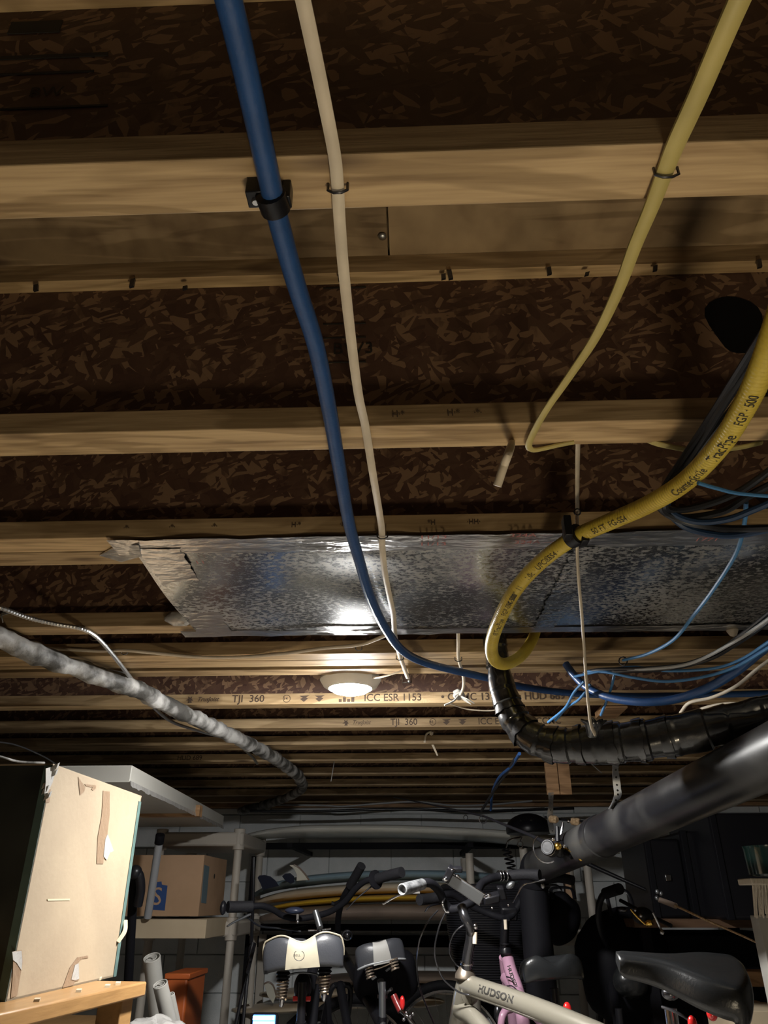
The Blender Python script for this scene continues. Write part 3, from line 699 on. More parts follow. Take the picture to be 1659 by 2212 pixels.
def s_at(px, py):
    best = None
    for p, l in zip(pth2, L_):
        d = p-C0; zc = d.dot(FW); x = 829.5+FPX*d.dot(RT)/zc; y = 1106-FPX*d.dot(UP)/zc
        e = (x-px)**2+(y-py)**2
        if best is None or e < best[0]: best = (e, l)
    return best[1]
for px, py, wd, sz in ((1545, 985, 'TracPipe', .019), (1470, 1052, 'CounterStrike', .016), (1290, 1142, '50 FT  FG-SS4', .014), (1195, 1195, 'SS4 ·', .014), (1165, 1218, 'UPC®', .015), (1145, 1240, '1.0c', .015), (1125, 1262, '11', .015), (1106, 1296, 'IC 500"', .014), (1092, 1322, 'FGP-SS4-500', .014), (1072, 1362, '®TracPipe', .015), (1600, 910, 'FGP · 500', .015)):
    text_wrap(wd, sz, pth2, .0136, s_at(px, py), .35, C0, 'printed_lettering', 'ink', ht, stretch=.95, flip=True)
c_ = pd(1241, 1158, 1.225); dirh = (pd(1300, 1133, 1.18)-pd(1190, 1196, 1.27)).normalized()
t = thing('hose_clip', 'black plastic clip holding the yellow gas hose to the joist', 'clip', c_)
m_ = MB(); m_.lathe([(.0150, -.011), (.0180, -.010), (.0180, .010), (.0150, .011)], 18, c_, dirh); m_.build('band', 'blk', t)
m_ = MB(); a = pd(1226, 1150, 1.20); m_.obox(a+V((0, 0, .008)), (.006, 0, 0), (0, .012, 0), (0, 0, .018)); a = pd(1262, 1162, 1.21); m_.obox(a, (.006, 0, 0), (0, .010, 0), (0, 0, .010)); m_.build('clip_foot', 'blk', t, bevel=.0015)

# tape-wrapped black pipe
wp = ds([(1066, 1325, 2.0), (1069, 1380, 1.97), (1076, 1440, 1.94), (1090, 1500, 1.90), (1112, 1555, 1.86), (1150, 1592, 1.82), (1205, 1610, 1.79), (1280, 1607, 1.76), (1360, 1602, 1.73), (1450, 1590, 1.70), (1560, 1568, 1.66), (1680, 1545, 1.62), (1900, 1500, 1.56)])
wp = extend(wp)
path = resample(sm(wp, 12), .0045); n_ = len(path)
rs = []; ph = 0; seg = .06; step_t = []
acc = 0; nxt = .05; base = 0
random.seed(3)
for i in range(n_):
    f_ = i*.0045/1.3; acc += .0045
    if acc > nxt: acc = 0; nxt = random.uniform(.035, .075); base = random.uniform(-.0015, .0015)
    r_ = .030 + .014*min(1, max(0, (f_-.12)/.28))
    rs.append(r_ + .0035*(acc/nxt) + base)
m_ = MB(); m_.tube(path, rs, 28)
ctr = []
for i in range(n_): ctr += [path[i]]*28
for i, p in enumerate(m_.v[:n_*28]):
    d = (p-ctr[i]); 
    m_.v[i] = p + d.normalized()*(.0034*noise.noise(p*20) + .0008*noise.noise(V((p.x*90, p.y*40, p.z*90))))
wt = thing('wrapped_pipe', 'black pipe wrapped in glossy creased tape, bending down under the joists', 'pipe', path[n_//2])
m_.build('tape_wrap', 'wrap', wt)
# ragged lip where two wraps meet and the tuft at its hanger
def lip(px, py, zc, R_, parent, seed, wd=.02):
    c = pd(px, py, zc); i = min(range(n_), key=lambda k: (path[k]-c).length); T = (path[min(i+3, n_-1)]-path[i-3]).normalized(); c = path[i]
    u = (V((0, 0, 1))-T*T.z).normalized(); w2 = T.cross(u); vs = []; fs = []; K = 36
    for s_ in range(4):
        for k in range(K):
            a = 2*PI*k/K; rr = rs[i]+.002+.003*s_/3+.005*max(0, noise.noise(V((k*.5, s_*.7, seed))))*(s_/3)
            off = (s_/3-.5)*wd*(1+.8*noise.noise(V((math.cos(a)*2, math.sin(a)*2, seed))))
            vs.append(c+T*off+(u*math.cos(a)+w2*math.sin(a))*rr)
    for s_ in range(3):
        for k in range(K):
            a, b = s_*K+k, s_*K+(k+1) % K; fs.append((a, b, b+K, a+K))
    m_ = MB(); m_.add(vs, fs); m_.build('tape_edge', 'wrap', parent)
for j, (x, y, zc) in enumerate(((1252, 1608, 1.77), (1320, 1604, 1.745), (1380, 1600, 1.72), (1440, 1592, 1.70), (1190, 1608, 1.80), (1130, 1580, 1.84), (1100, 1530, 1.88))): lip(x, y, zc, 0, wt, j*1.7)
c_ = pd(1283, 1566, 1.68); m_ = MB()
for i in range(7):
    a = i*.9; m_.tube(sm([c_+V((0, .03, -.02)), c_+V((.012*math.cos(a), .01*math.sin(a), .0)), c_+V((.030*math.cos(a), .014*math.sin(a), .010+.004*(i % 2)))], 5), [.010]*6+[.008, .006, .005, .004, .002][:5], 8, flat=.4)
m_.build('tape_tuft', 'wrap', wt)

# big black drain pipe with a coupling
A = pd(1800, 1570, 1.28); B = pd(1215, 1846, 2.55); B = B+(B-A)*.19; A = A+(A-B)*.75
ax = (B-A).normalized()
dt2 = thing('drain_pipe', 'thick dusty black drain pipe sloping down to the back', 'pipe', (A+B)/2)
m_ = MB(); m_.tube([A.lerp(B, i/20) for i in range(21)], .0570, 32); m_.build('pipe_run', 'abs', dt2)
cc = min([A.lerp(B, i/400) for i in range(401)], key=lambda p: abs((829.5+FPX*(p-C0).dot(RT)/(p-C0).dot(FW))-1296))
m_ = MB(); m_.lathe([(.0572, -.022), (.0612, -.020), (.0612, .020), (.0572, .022)], 36, cc, ax); m_.build('coupling', 'abs', dt2)
m_ = MB(); m_.tube(sm([B-ax*.02, B+ax*.05, B+ax*.09+V((0, 0, -.05)), B+ax*.10+V((0, 0, -.16)), V((B.x+ax.x*.10, B.y+ax.y*.10, .01))], 6), .056, 24); m_.build('elbow', 'blkm', dt2)
# perforated straps and wood blocks carrying the pipe
def strap(pts, w_, label, zc):
    P_ = [pd(x, y, zc) for x, y in pts]; t = thing('hanger_strap', label, 'strap', P_[0]); pp = sm(P_, 6); m_ = MB(); vs = []; fs = []
    for i, p in enumerate(pp):
        tw = .5*math.sin(i*.35); s_ = V((math.cos(tw), math.sin(tw), 0))*w_/2
        for q_ in (p-s_, p+s_, p+s_+V((0, .0015, 0)), p-s_+V((0, .0015, 0))): vs.append(q_)
    for i in range(len(pp)-1):
        for k in range(4): fs.append((i*4+k, i*4+(k+1) % 4, i*4+4+(k+1) % 4, i*4+4+k))
    m_.add(vs, fs); m_.build('metal_band', 'steel', t)
    for i in range(2, len(pp)-1, 3):
        m_ = MB(); m_.lathe([(.0030, -.0008), (.0030, .0004)], 10, pp[i]+V((0, -.0008, 0)), (0, 1, 0)); m_.build('hole', 'ink', t)
strap([(1330, 1640), (1330, 1668), (1333, 1700), (1334, 1720), (1320, 1748)], .020, 'perforated metal strap hooked round the thick drain pipe', 2.05)
strap([(1190, 1712), (1190, 1740), (1188, 1770), (1194, 1800)], .026, 'perforated metal strap hanging below the pair of wood blocks', 3.42)
bt2 = thing('hanger_block', 'pair of short orange-tan boards hanging below the far joists', 'board', pd(1209, 1712, 3.42))
for x0, x1 in ((1183, 1208), (1211, 1235)):
    m_ = MB(); a = pd(x0, 1716, 3.42); b = pd(x1, 1652, 3.42); m_.box(a.x, b.x, a.y, a.y+.022, a.z, ZJ-.0005); m_.build('board', 'board', bt2, smooth=False, bevel=.001)
m_ = MB(); a = pz(1286, 1551, ZJ-.001); b = pz(1356, 1527, ZJ-.001); m_.box(a.x, b.x, b.y, a.y, ZJ-.004, ZJ+.018); one('blocking', m_, 'board', 'short orange-tan board bridging two joists behind the wrapped pipe', 'board', bevel=.001, smooth=False)

# dusty wrapped pipe on the left with armoured cable
gp = extend(zs([(-120, 1345, .03), (-30, 1370, .03), (30, 1392, .03), (110, 1424, .032), (190, 1452, .034), (280, 1483, .036), (360, 1522, .036), (440, 1561, .036), (520, 1598, .036), (580, 1630, .036), (625, 1660, .036), (648, 1683, .036), (650, 1705, .04), (600, 1730, .05), (520, 1752, .06)]))
path2 = resample(sm(gp, 10), .008); m_ = MB(); n2 = len(path2)
m_.tube(path2, [.024+.004*noise.noise(V((i*.13, 0, 0)))+.0009*abs(math.sin(i*.33)) for i in range(n2)], 18)
ctr = []
for i in range(n2): ctr += [path2[i]]*18
for i in range(n2*18):
    p = m_.v[i]; m_.v[i] = p+(p-ctr[i]).normalized()*(.007*noise.noise(p*16)+.004*noise.noise(p*45))
gt = thing('dusty_pipe', 'grey dusty cloth-wrapped pipe running diagonally under the joists', 'pipe', path2[n2//2])
m_.build('pipe_wrap', 'dust', gt)
ap = extend(zs([(-60, 1300, .008), (0, 1313, .012), (60, 1334, .012), (120, 1348, .010), (175, 1358, .008), (206, 1374, .008), (240, 1410, .012), (275, 1455, .018), (310, 1502, .02), (345, 1540, .02), (380, 1563, .016), (440, 1582, .016), (500, 1600, .02), (540, 1630, .02), (556, 1650, .02)]))
path3 = resample(sm(ap, 10), .0025)
m_ = MB(); m_.tube(path3, [.0052+.0007*math.sin(2*PI*i/3.0) for i in range(len(path3))], 8); one('armoured_cable', m_, 'steel', 'ribbed metal armoured cable kinking across the dusty pipe', 'cable')
staple(206, 1373, .008, 'black staple over the bend of the armoured cable')
for x, y in ((80, 1500), (375, 1568)): pass

# data cables at the right
def wires(lst, r, mat, label, group, nm, cat='cable'):
    for pts in lst: run(nm, ds(pts), r, mat, label if isinstance(label, str) else label.pop(0), cat, 8, 7, group)
wires([[(1700, 640, .78), (1640, 735, .84), (1580, 830, .92), (1520, 925, .99), (1450, 1030, 1.06), (1424, 1080, 1.09), (1440, 1110, 1.11), (1500, 1132, 1.11), (1580, 1142, 1.08), (1700, 1140, 1.0)],
       [(1700, 655, .79), (1645, 750, .86), (1560, 880, .95), (1500, 975, 1.02), (1440, 1060, 1.07), (1430, 1100, 1.10), (1475, 1118, 1.12), (1560, 1105, 1.10), (1620, 1070, 1.05), (1700, 1030, .98)],
       [(1710, 690, .80), (1640, 800, .88), (1585, 880, .95), (1530, 950, 1.0), (1466, 1040, 1.06), (1436, 1090, 1.09), (1460, 1102, 1.11), (1520, 1092, 1.10), (1600, 1060, 1.06), (1700, 990, .98)]],
      .0055, 'blkcable', ['outer of the black cables behind the yellow hose', 'middle black cable looping behind the yellow hose', 'inner black cable coiled behind the yellow hose'], 'black cables behind the gas hose', 'black_cable')
wires([[(1690, 700, .84), (1630, 830, .90), (1560, 935, .99), (1500, 1000, 1.04), (1450, 1065, 1.09), (1446, 1102, 1.11), (1500, 1126, 1.10), (1570, 1122, 1.07), (1640, 1096, 1.03), (1720, 1060, .98)],
       [(1440, 1105, 1.12), (1480, 1138, 1.12), (1540, 1154, 1.10), (1600, 1155, 1.07), (1720, 1130, 1.0)]],
      .0050, 'navy', ['dark blue cable coiled with the black cables', 'dark blue cable sagging lowest in the coil'], 'blue cables in the coil', 'blue_cable')
wires([[(1508, 1043, .96), (1550, 1055, .97), (1600, 1066, .98), (1700, 1074, .98)]], .0028, 'blue2', 'thin light blue cable crossing in front of the cable coil', None, 'data_cable')
wires([[(1612, 1085, 1.1), (1608, 1130, 1.15), (1590, 1195, 1.22), (1540, 1275, 1.34), (1498, 1330, 1.44), (1455, 1382, 1.55), (1400, 1412, 1.66), (1346, 1426, 1.76)]], .0035, 'blue2', 'thin light blue cable dropping across the duct', None, 'data_cable')
c_ = pd(1346, 1428, 1.77); m_ = MB(); m_.ring(c_, .010, .0016, (0, 1, .4), 12, 5); one('cable_hook', m_, 'gunmetal', 'small wire hook holding the data cables on a joist', 'hook')
wires([[(1720, 1270, 1.35), (1659, 1325, 1.45), (1600, 1372, 1.52), (1540, 1412, 1.60), (1470, 1436, 1.68), (1380, 1444, 1.76), (1300, 1446, 1.84), (1262, 1452, 1.90)],
       [(1720, 1300, 1.36), (1659, 1345, 1.46), (1590, 1392, 1.54), (1530, 1425, 1.62), (1440, 1446, 1.71), (1350, 1450, 1.79), (1290, 1452, 1.86)]], .0042, 'blkcable', ['upper black cable in the bundle at the right', 'lower black cable in the bundle at the right'], 'bundle of cables right of the duct', 'black_cable')
wires([[(1720, 1292, 1.35), (1659, 1338, 1.44), (1590, 1384, 1.52), (1500, 1430, 1.64), (1420, 1444, 1.72), (1320, 1446, 1.82)]], .0036, 'greycable', 'grey cable in the bundle right of the duct', 'bundle of cables right of the duct', 'grey_cable')
wires([[(1720, 1345, 1.38), (1659, 1388, 1.46), (1600, 1425, 1.54), (1540, 1444, 1.62), (1440, 1449, 1.71), (1370, 1441, 1.78), (1300, 1449, 1.84), (1240, 1462, 1.92)],
       [(1720, 1360, 1.38), (1659, 1400, 1.46), (1590, 1440, 1.55), (1520, 1462, 1.64), (1440, 1472, 1.71), (1370, 1464, 1.77), (1310, 1452, 1.83), (1270, 1450, 1.88)],
       [(1262, 1472, 1.86), (1240, 1496, 1.90), (1220, 1530, 1.98), (1184, 1560, 2.10)],
       [(1275, 1478, 1.87), (1252, 1510, 1.90), (1225, 1528, 1.98), (1200, 1556, 2.08)],
       [(1328, 1452, 1.82), (1322, 1480, 1.84), (1312, 1510, 1.88), (1298, 1545, 1.94)]], .0034, 'blue2',
      ['light blue cable on top of the bundle right of the duct', 'light blue cable sagging below the bundle right of the duct', 'light blue cable dropping left of the hanging cream cable', 'second light blue cable dropping towards the wrapped pipe', 'short light blue cable dropping behind the wrapped pipe'], 'light blue data cables right of the duct', 'data_cable')
run('blue_tubing', ds([(1760, 1330, 1.45), (1659, 1395, 1.52), (1590, 1450, 1.58), (1520, 1490, 1.65), (1450, 1512, 1.72), (1380, 1516, 1.78), (1315, 1506, 1.85), (1268, 1484, 1.92), (1240, 1458, 1.97), (1222, 1434, 2.0)]), .0100, 'blue', 'thick blue tube sagging in a curve in front of the stamped joist', 'pipe', 12)
for k, dxy in enumerate(((0, 0), (3, 2))):
    run('twisted_rope', ds([(1700, 1400+dxy[1]*3, 1.7), (1640, 1442, 1.75), (1590, 1482, 1.8), (1540, 1506, 1.85), (1490, 1518, 1.9), (1470, 1540, 1.95)] if k == 0 else [(1700, 1520, 1.8), (1620, 1522, 1.85), (1570, 1520, 1.9), (1520, 1530, 1.95), (1485, 1548, 2.0)]), .0042, 'cream', ['upper beige rope trailing above the wrapped pipe', 'lower beige rope trailing above the wrapped pipe'][k], 'rope', group='beige ropes above the wrapped pipe')
run('blue_cable', ds([(1122, 1628, 2.6), (1105, 1655, 2.8), (1078, 1680, 3.0), (1064, 1712, 3.2), (1060, 1750, 3.3)]), .006, 'blue', 'dark blue cable hanging between the far joists')
run('black_cable', ds([(1112, 1640, 2.7), (1095, 1668, 2.9), (1072, 1700, 3.1), (1040, 1752, 3.3)]), .006, 'blkcable', 'black cable hanging between the far joists')
# wires along the top of the back wall
run('grey_cable', ds([(560, 1738, 4.6), (700, 1740, 4.6), (740, 1742, 4.6), (830, 1735, 4.6), (900, 1732, 4.6), (980, 1740, 4.6), (1060, 1738, 4.6), (1150, 1730, 4.6)]), .006, 'greycable', 'grey cable sagging along the top of the block wall')
run('black_cable', ds([(540, 1752, 4.5), (700, 1752, 4.5), (860, 1748, 4.5), (1040, 1752, 4.5), (1240, 1746, 4.5)]), .008, 'blkcable', 'black cable running along the top of the block wall')
# left: thin dark wire by the box
run('grey_cable', ds([(-40, 1600, 2.0), (30, 1608, 2.2), (90, 1632, 2.4), (120, 1650, 2.5)]), .0022, 'blkcable', 'thin grey wire above the taped cardboard box')
run('grey_cable', ds([(-60, 1620, 1.7), (0, 1634, 1.75), (40, 1645, 1.8), (96, 1648, 1.85)]), .0028, 'dust', 'grey cord lying along the top edge of the taped cardboard box')
# ---------------------------------------------------------------- storage along the back wall
def prj(P):
    d = V(P)-C0; zc = d.dot(FW); return (829.5+FPX*d.dot(RT)/zc, 1106-FPX*d.dot(UP)/zc, zc)
def pplane(px, py, P0, N):
    r = ray(px, py); N = V(N); return C0 + r*((V(P0)-C0).dot(N)/r.dot(N))
def pb(mb, x0, y0, x1, y1, zc, depth, zmin=None, zmax=None):
    a = pd(x0, y0, zc); b = pd(x1, y1, zc); Y = (a.y+b.y)/2
    r = (a.x, b.x, Y, Y+depth, b.z if zmin is None else zmin, a.z if zmax is None else zmax); mb.box(*r); return r
def poly(name, pts, mat, P0, N, parent, th=.0008, off=.0006):
    N = V(N).normalized(); q = [pplane(x, y, P0, N) for x, y in pts]
    if (C0-V(P0)).dot(N) < 0: N = -N
    m_ = MB(); m_.prism([p+N*off for p in q], N*th); return m_.build(name, mat, parent, smooth=False)

# wooden table with the taped box
ZT = .93
e0 = pz(318, 2120, ZT); e1 = pz(-60, 2202, ZT); e2 = pz(120, 2117, ZT)
d_ = (e1-e0).normalized(); s_ = V((d_.y, -d_.x, 0)); s_ = s_ if s_.x < 0 else -s_
T0 = e0; T1 = e0+d_*1.15; T2 = T1+s_*.85; T3 = T0+s_*.85
tt = thing('wooden_table', 'honey-coloured wooden table carrying the big taped cardboard box', 'table', V(((T0.x+T2.x)/2, (T0.y+T2.y)/2, 0)))
m_ = MB(); m_.hexa([p+V((0, 0, -.030)) for p in (T0, T1, T2, T3)]+[T0, T1, T2, T3]); m_.build('tabletop', 'table', tt, bevel=.004)
ins = lambda p, a, b: p+d_*a+s_*b
m_ = MB()
for a, b in ((.05, .05), (1.03, .05), (1.03, .75), (.05, .75)):
    p = ins(T0, a, b); m_ = MB(); m_.obox(V((p.x, p.y, (ZT-.03)/2)), d_*.03, s_*.03, (0, 0, (ZT-.03)/2)); m_.build('leg', 'table', tt, bevel=.003)
m_ = MB(); p = ins(T0, .54, .06); m_.obox(V((p.x, p.y, ZT-.14)), d_*.44, s_*.010, (0, 0, .055)); m_.build('apron', 'table', tt, bevel=.003)
m_ = MB(); p = pz(268, 2196, ZT-.20); m_.obox(p+d_*.25+s_*.2-V((0, 0, .012)), d_*.27, s_*.2, (0, 0, .012)); m_.build('lower_shelf', 'table', tt, bevel=.003)

BN = pz(12, 2164, ZT); BF = pz(250, 2109, ZT)
lo, hi = ZT, ZT+1.5
for _ in range(40):
    mid_ = (lo+hi)/2
    if prj((BN.x, BN.y, mid_))[1] > 1653: lo = mid_
    else: hi = mid_
ZB = lo
bd = (BF-BN).normalized(); bl = (BF-BN).length; bs = V((-bd.y, bd.x, 0)); BW_ = .62
bx = thing('large_cardboard_box', 'tall tan cardboard box with torn brown tape and black front, standing on the table', 'box', BN+bd*bl/2+bs*BW_/2)
q0, q1, q2, q3 = BN, BF, BF+bs*BW_, BN+bs*BW_
up_ = V((0, 0, ZB-ZT)); th_ = .004
def slab(name, a, b, inn, mat):
    m_ = MB(); i_ = V(inn)*th_; m_.hexa([a, b, b+i_, a+i_, a+up_, b+up_, b+i_+up_, a+i_+up_]); return m_.build(name, mat, bx, smooth=False)
slab('tan_side', q0, q1, bs, 'card'); slab('black_front', q3, q0, bd, 'boxblack'); slab('back_panel', q1, q2, -bd, 'card'); slab('far_side', q2, q3, -bs, 'card')
m_ = MB(); m_.hexa([q0, q1, q2, q3]+[p+V((0, 0, th_)) for p in (q0, q1, q2, q3)]); m_.build('bottom_panel', 'card', bx, smooth=False)
for (a, b, c, d) in ((q0, q1, bs, .30), (q3, q2, -bs, .31)):
    m_ = MB(); o1 = up_; m_.hexa([a+o1, b+o1, b+c*d+o1, a+c*d+o1]+[p+V((0, 0, .003)) for p in (a+o1, b+o1, b+c*d+o1, a+c*d+o1)]); m_.build('flap', 'card', bx, smooth=False)
NS = -bs; NF = -bd
def faceq(pts, mat, name, N=NS, P=q0, off=.0006, th=.0008): return poly(name, pts, mat, P, N, bx, th, off)
# teal edging: on the front beside the corner, and down the far edge
m_ = MB(); m_.hexa([q0+NF*.0006, q0+bs*.018+NF*.0006, q0+bs*.018+NF*.0016, q0+NF*.0016]+[p+up_ for p in (q0+NF*.0006, q0+bs*.018+NF*.0006, q0+bs*.018+NF*.0016, q0+NF*.0016)]); m_.build('teal_edging', 'teal', bx, smooth=False)
m_ = MB(); ee = [q1-bd*.020+NS*.0006, q1+NS*.0006, q1+NS*.0016, q1-bd*.020+NS*.0016]; m_.hexa(ee+[p+up_*.97 for p in ee]); m_.build('teal_edging', 'teal', bx, smooth=False)
faceq([(222, 1708), (236, 1710), (236, 1760), (231, 1802), (222, 1866), (208, 1866), (210, 1810), (219, 1760)], 'browntape', 'brown_tape')
faceq([(231, 1802), (244, 1838), (236, 1842), (229, 1858), (222, 1850), (226, 1812)], 'tape', 'clear_tape', off=.0016)
faceq([(168, 1678), (176, 1690), (183, 1700), (181, 1710), (172, 1718), (170, 1700)], 'browntape', 'brown_tape')
faceq([(182, 1694), (206, 1696), (207, 1703), (200, 1708), (196, 1704), (200, 1701), (186, 1699)], 'browntape', 'brown_tape')
faceq([(134, 2134), (150, 2090), (166, 2068), (188, 2064), (190, 2069), (176, 2071), (168, 2080), (169, 2118), (160, 2120), (158, 2128)], 'browntape', 'brown_tape')
faceq([(152, 2116), (160, 2085), (168, 2081), (169, 2114), (160, 2118)], 'tape', 'clear_tape', off=.0016)
faceq([(97, 1660), (116, 1655), (117, 1670), (112, 1690), (104, 1706), (98, 1720), (94, 1718), (97, 1690)], 'tape', 'clear_tape', off=.0012)
faceq([(100, 1706), (109, 1704), (106, 1734), (97, 1734)], 'browntape', 'brown_tape')
faceq([(28, 2055), (46, 2052), (48, 2080), (42, 2110), (36, 2150), (22, 2156), (26, 2110)], 'browntape', 'brown_tape')
faceq([(24, 2056), (44, 2054), (46, 2076), (44, 2096), (34, 2080), (26, 2074)], 'tape', 'clear_tape', off=.0016)
faceq([(101, 1942), (150, 1941), (150, 1945), (102, 1946)], 'card3', 'crease')
m_ = MB(); c_ = BN+up_
for i in range(6):
    a = i*1.1; m_.obox(c_+V((.006*math.cos(a), .006*math.sin(a), -.004-.012*i)), V((.006, .002*math.sin(a), .003)), V((0, .004, .002)), V((.001, 0, .006)))
m_.build('crumpled_tape', 'tape', bx, smooth=False)
m_ = MB(); a = pplane(268, 1988, q0, NS); b = pplane(252, 2035, q0, NS); m_.tube(sm([a+NS*.004, (a+b)/2+NS*.012, b+NS*.003], 8), .006, 6, flat=.4); m_.build('torn_edge', 'card3', bx)
CR = ['tiny cardboard crumb close under the torn tape at the box foot', 'tiny cardboard crumb just right of the one under the tape', 'tiny crumb near the box corner facing the viewer', 'tiny crumb at the far corner of the table', 'tiny crumb along the long table edge near its far corner', 'tiny crumb halfway along the long table edge']
for (x, y) in ((206, 2112), (214, 2114), (80, 2160), (255, 2124), (232, 2130), (170, 2140)):
    p = pz(x, y, ZT+.003); m_ = MB(); m_.obox(p, (.005, .002, 0), (-.001, .004, .001), (0, .001, .0025)); one('paper_crumb', m_, 'card3', CR.pop(0), 'crumb', 'cardboard crumbs on the table', smooth=False)

# off-white board on the upper rack
NR = pd(286, 1653, 2.5); FR = pz(484, 1762, NR.z); dz = .054
w_ = 1.1
top = [NR+V((-w_, .0, 0)), NR, FR, FR+V((-w_, 0, 0))]
ot = thing('laminate_board', 'long off-white boxed board lying flat above the shelf, film hanging from its edge', 'board', (top[0]+top[2])/2)
m_ = MB(); m_.hexa([p-V((0, 0, dz)) for p in top]+top); m_.build('slab', 'offwhite', ot, bevel=.003)
ed = (FR-NR).normalized(); vs = []; K = 70
m_ = MB()
for i in range(K+1):
    p = NR+ed*((FR-NR).length*i/K) - V((0, 0, dz)); h_ = .010+.010*abs(noise.noise(V((i*.4, 0, 0))))
    vs += [p+V((.001, 0, .004)), p+V((.004+.006*noise.noise(V((i*.7, 3, 0))), 0, -h_))]
m_.add(vs, [(2*i, 2*i+2, 2*i+3, 2*i+1) for i in range(K)]); k = len(vs)
m_.v += [p+V((.0008, 0, 0)) for p in vs]; m_.f += [tuple(reversed([q+k for q in f])) for f in m_.f[:K]]
m_.build('torn_film', 'tape', ot)
m_ = MB(); a = top[1]+V((-.26, -.0006, 0)); m_.box(a.x, a.x+.004, a.y-.001, a.y, a.z-dz, a.z); m_.build('joint_line', 'rackplastic', ot, smooth=False)
m_ = MB(); r = pb(m_, 300, 1738, 432, 1764, 3.35, .05); 
bt = one('support_beam', m_, 'board', 'dark brown timber under the off-white board', 'beam', bevel=.002)
rk = thing('steel_rack', 'dark steel rack under the off-white board behind the box', 'rack', V((NR.x-.55, 3.2, 0)))
for X_, Y_ in ((NR.x-1.0, 3.05), (NR.x-.75, 3.95), (NR.x-1.0, 3.95), (NR.x-.55, 3.05)):
    m_ = MB(); m_.box(X_-.02, X_+.02, Y_-.02, Y_+.02, 0, NR.z-dz); m_.build('post', 'blkm', rk, smooth=False)
m_ = MB(); m_.box(NR.x-1.02, NR.x-.53, 3.03, 3.07, NR.z-dz-.04, NR.z-dz-.002); m_.box(NR.x-1.02, NR.x-.73, 3.93, 3.97, NR.z-dz-.04, NR.z-dz-.002); m_.build('rail', 'blkm', rk, smooth=False)

# plastic shelving, left
def rack(px, py, zc, w, dep, zt, zmid, label, side=-1, tiers=()):
    P = pd(px, py, zc); t = thing('plastic_shelf', label, 'shelf', V((P.x+side*w/2, P.y+dep/2, 0)))
    xs = (P.x, P.x+side*w)
    for X_ in xs:
        for Y_ in (P.y, P.y+dep):
            m_ = MB(); m_.tube([(X_, Y_, .0), (X_, Y_, .35), (X_, Y_, zt-.01)], .021, 14); m_.build('post', 'rackplastic', t)
    for z_ in tiers:
        m_ = MB(); x0, x1 = min(xs)-.03, max(xs)+.03
        m_.box(x0, x1, P.y-.03, P.y+dep+.03, z_-.035, z_+.035); m_.build('tier', 'rackplastic', t, bevel=.012)
        m_ = MB(); 
        for X_ in xs:
            for Y_ in (P.y, P.y+dep): m_.lathe([(.027, -.052), (.031, -.05), (.031, .05), (.027, .052)], 14, (X_, Y_, z_))
        m_.build('collar', 'rackplastic', t)
    return t, P
zt_ = pd(515, 1812, 3.95).z; zm_ = pd(500, 2004, 3.95).z
lr, LP = rack(514, 1840, 3.95, .42, .62, zt_, zm_, 'grey-beige plastic shelving with round posts beside the surfboards', -1, (zt_, zm_))
# boxes on it
def carton(x0, y0, x1, y1, zc, dep, mat, label, nm='cardboard_box', cat='box', group=None, seam=True):
    m_ = MB(); r = pb(m_, x0, y0, x1, y1, zc, dep); t = thing(nm, label, cat, V(((r[0]+r[1])/2, (r[2]+r[3])/2, r[4])), group)
    m_.build('carton', mat, t, smooth=False, bevel=.002)
    return t, r
cb, r = carton(262, 1845, 437, 1979, 3.62, .50, 'card2', 'brown cardboard box with blue letter panel on the plastic shelf')
P0 = V((r[0], r[2], r[4])); N_ = V((0, -1, 0))
poly('blue_panel', [(334, 1906), (349, 1904), (350, 1911), (362, 1913), (356, 1967), (328, 1965)], 'bluelabel', P0, N_, cb)
a = pplane(326, 1938, P0, N_); text_flat('IS', .11, a+V((-.022, -.0024, 0)), (1, 0, 0), (0, 0, 1), 'printed_lettering', 'card2', cb)
P1 = V((r[1], r[2], r[4])); N1 = V((1, 0, 0))
poly('blue_strip', [(441, 1868), (452, 1872), (445, 1952), (434, 1950)], 'bluelabel2', P1, N1, cb)
m_ = MB(); hc = pplane(463, 1893, P1, N1); m_.lathe([(.012, -.0005), (.012, .001)], 14, hc, (1, 0, 0)); m_.build('hand_hole', 'ink', cb)
m_ = MB(); m_.box(r[0], r[1], r[2]+.245, r[2]+.25, r[5], r[5]+.0008); m_.build('lid_seam', 'browntape', cb, smooth=False)
tr, r2 = carton(286, 1986, 446, 2027, 3.42, .62, 'card3', 'shallow pale cardboard tray under the brown box on the shelf', 'cardboard_tray', 'tray')
# poles at the left
def pole(a, b, zc, r, mat, label, zc2=None, nm='pole', cat='pole', group=None, tip=None):
    A, B = pd(*a, zc), pd(*b, zc2 or zc); t = thing(nm, label, cat, B if B.z < A.z else A, group)
    m_ = MB(); m_.tube([A, A.lerp(B, .5), B], r, 14); m_.build('shaft', mat, t)
    d = (B-A).normalized(); m_ = MB(); m_.lathe([(r*1.1, -.02), (r*1.18, -.018), (r*1.18, .02), (r*1.1, .022)], 14, A, d); m_.build('end_cap', tip or 'blkm', t)
    return t
pole((345, 1812), (319, 1981), 3.42, .018, 'polegrey', 'light grey metal pole leaning in front of the brown box')
pole((290, 1890), (276, 2140), 2.9, .0175, 'blkm', 'dark grey pole standing right behind the taped box')
t = thing('black_bracket', 'glossy black bracket on the dark pole behind the taped box', 'bracket', pd(292, 1960, 2.88))
m_ = MB(); m_.tube(sm(ds([(286, 1884, 2.86), (300, 1890, 2.86), (304, 1920, 2.86), (298, 1955, 2.86)]), 6), .018, 10); m_.build('arm', 'blk', t)
m_ = MB(); m_.sphere(pd(292, 1884, 2.86), .026, n=14, m=10); m_.build('knob', 'blk', t)
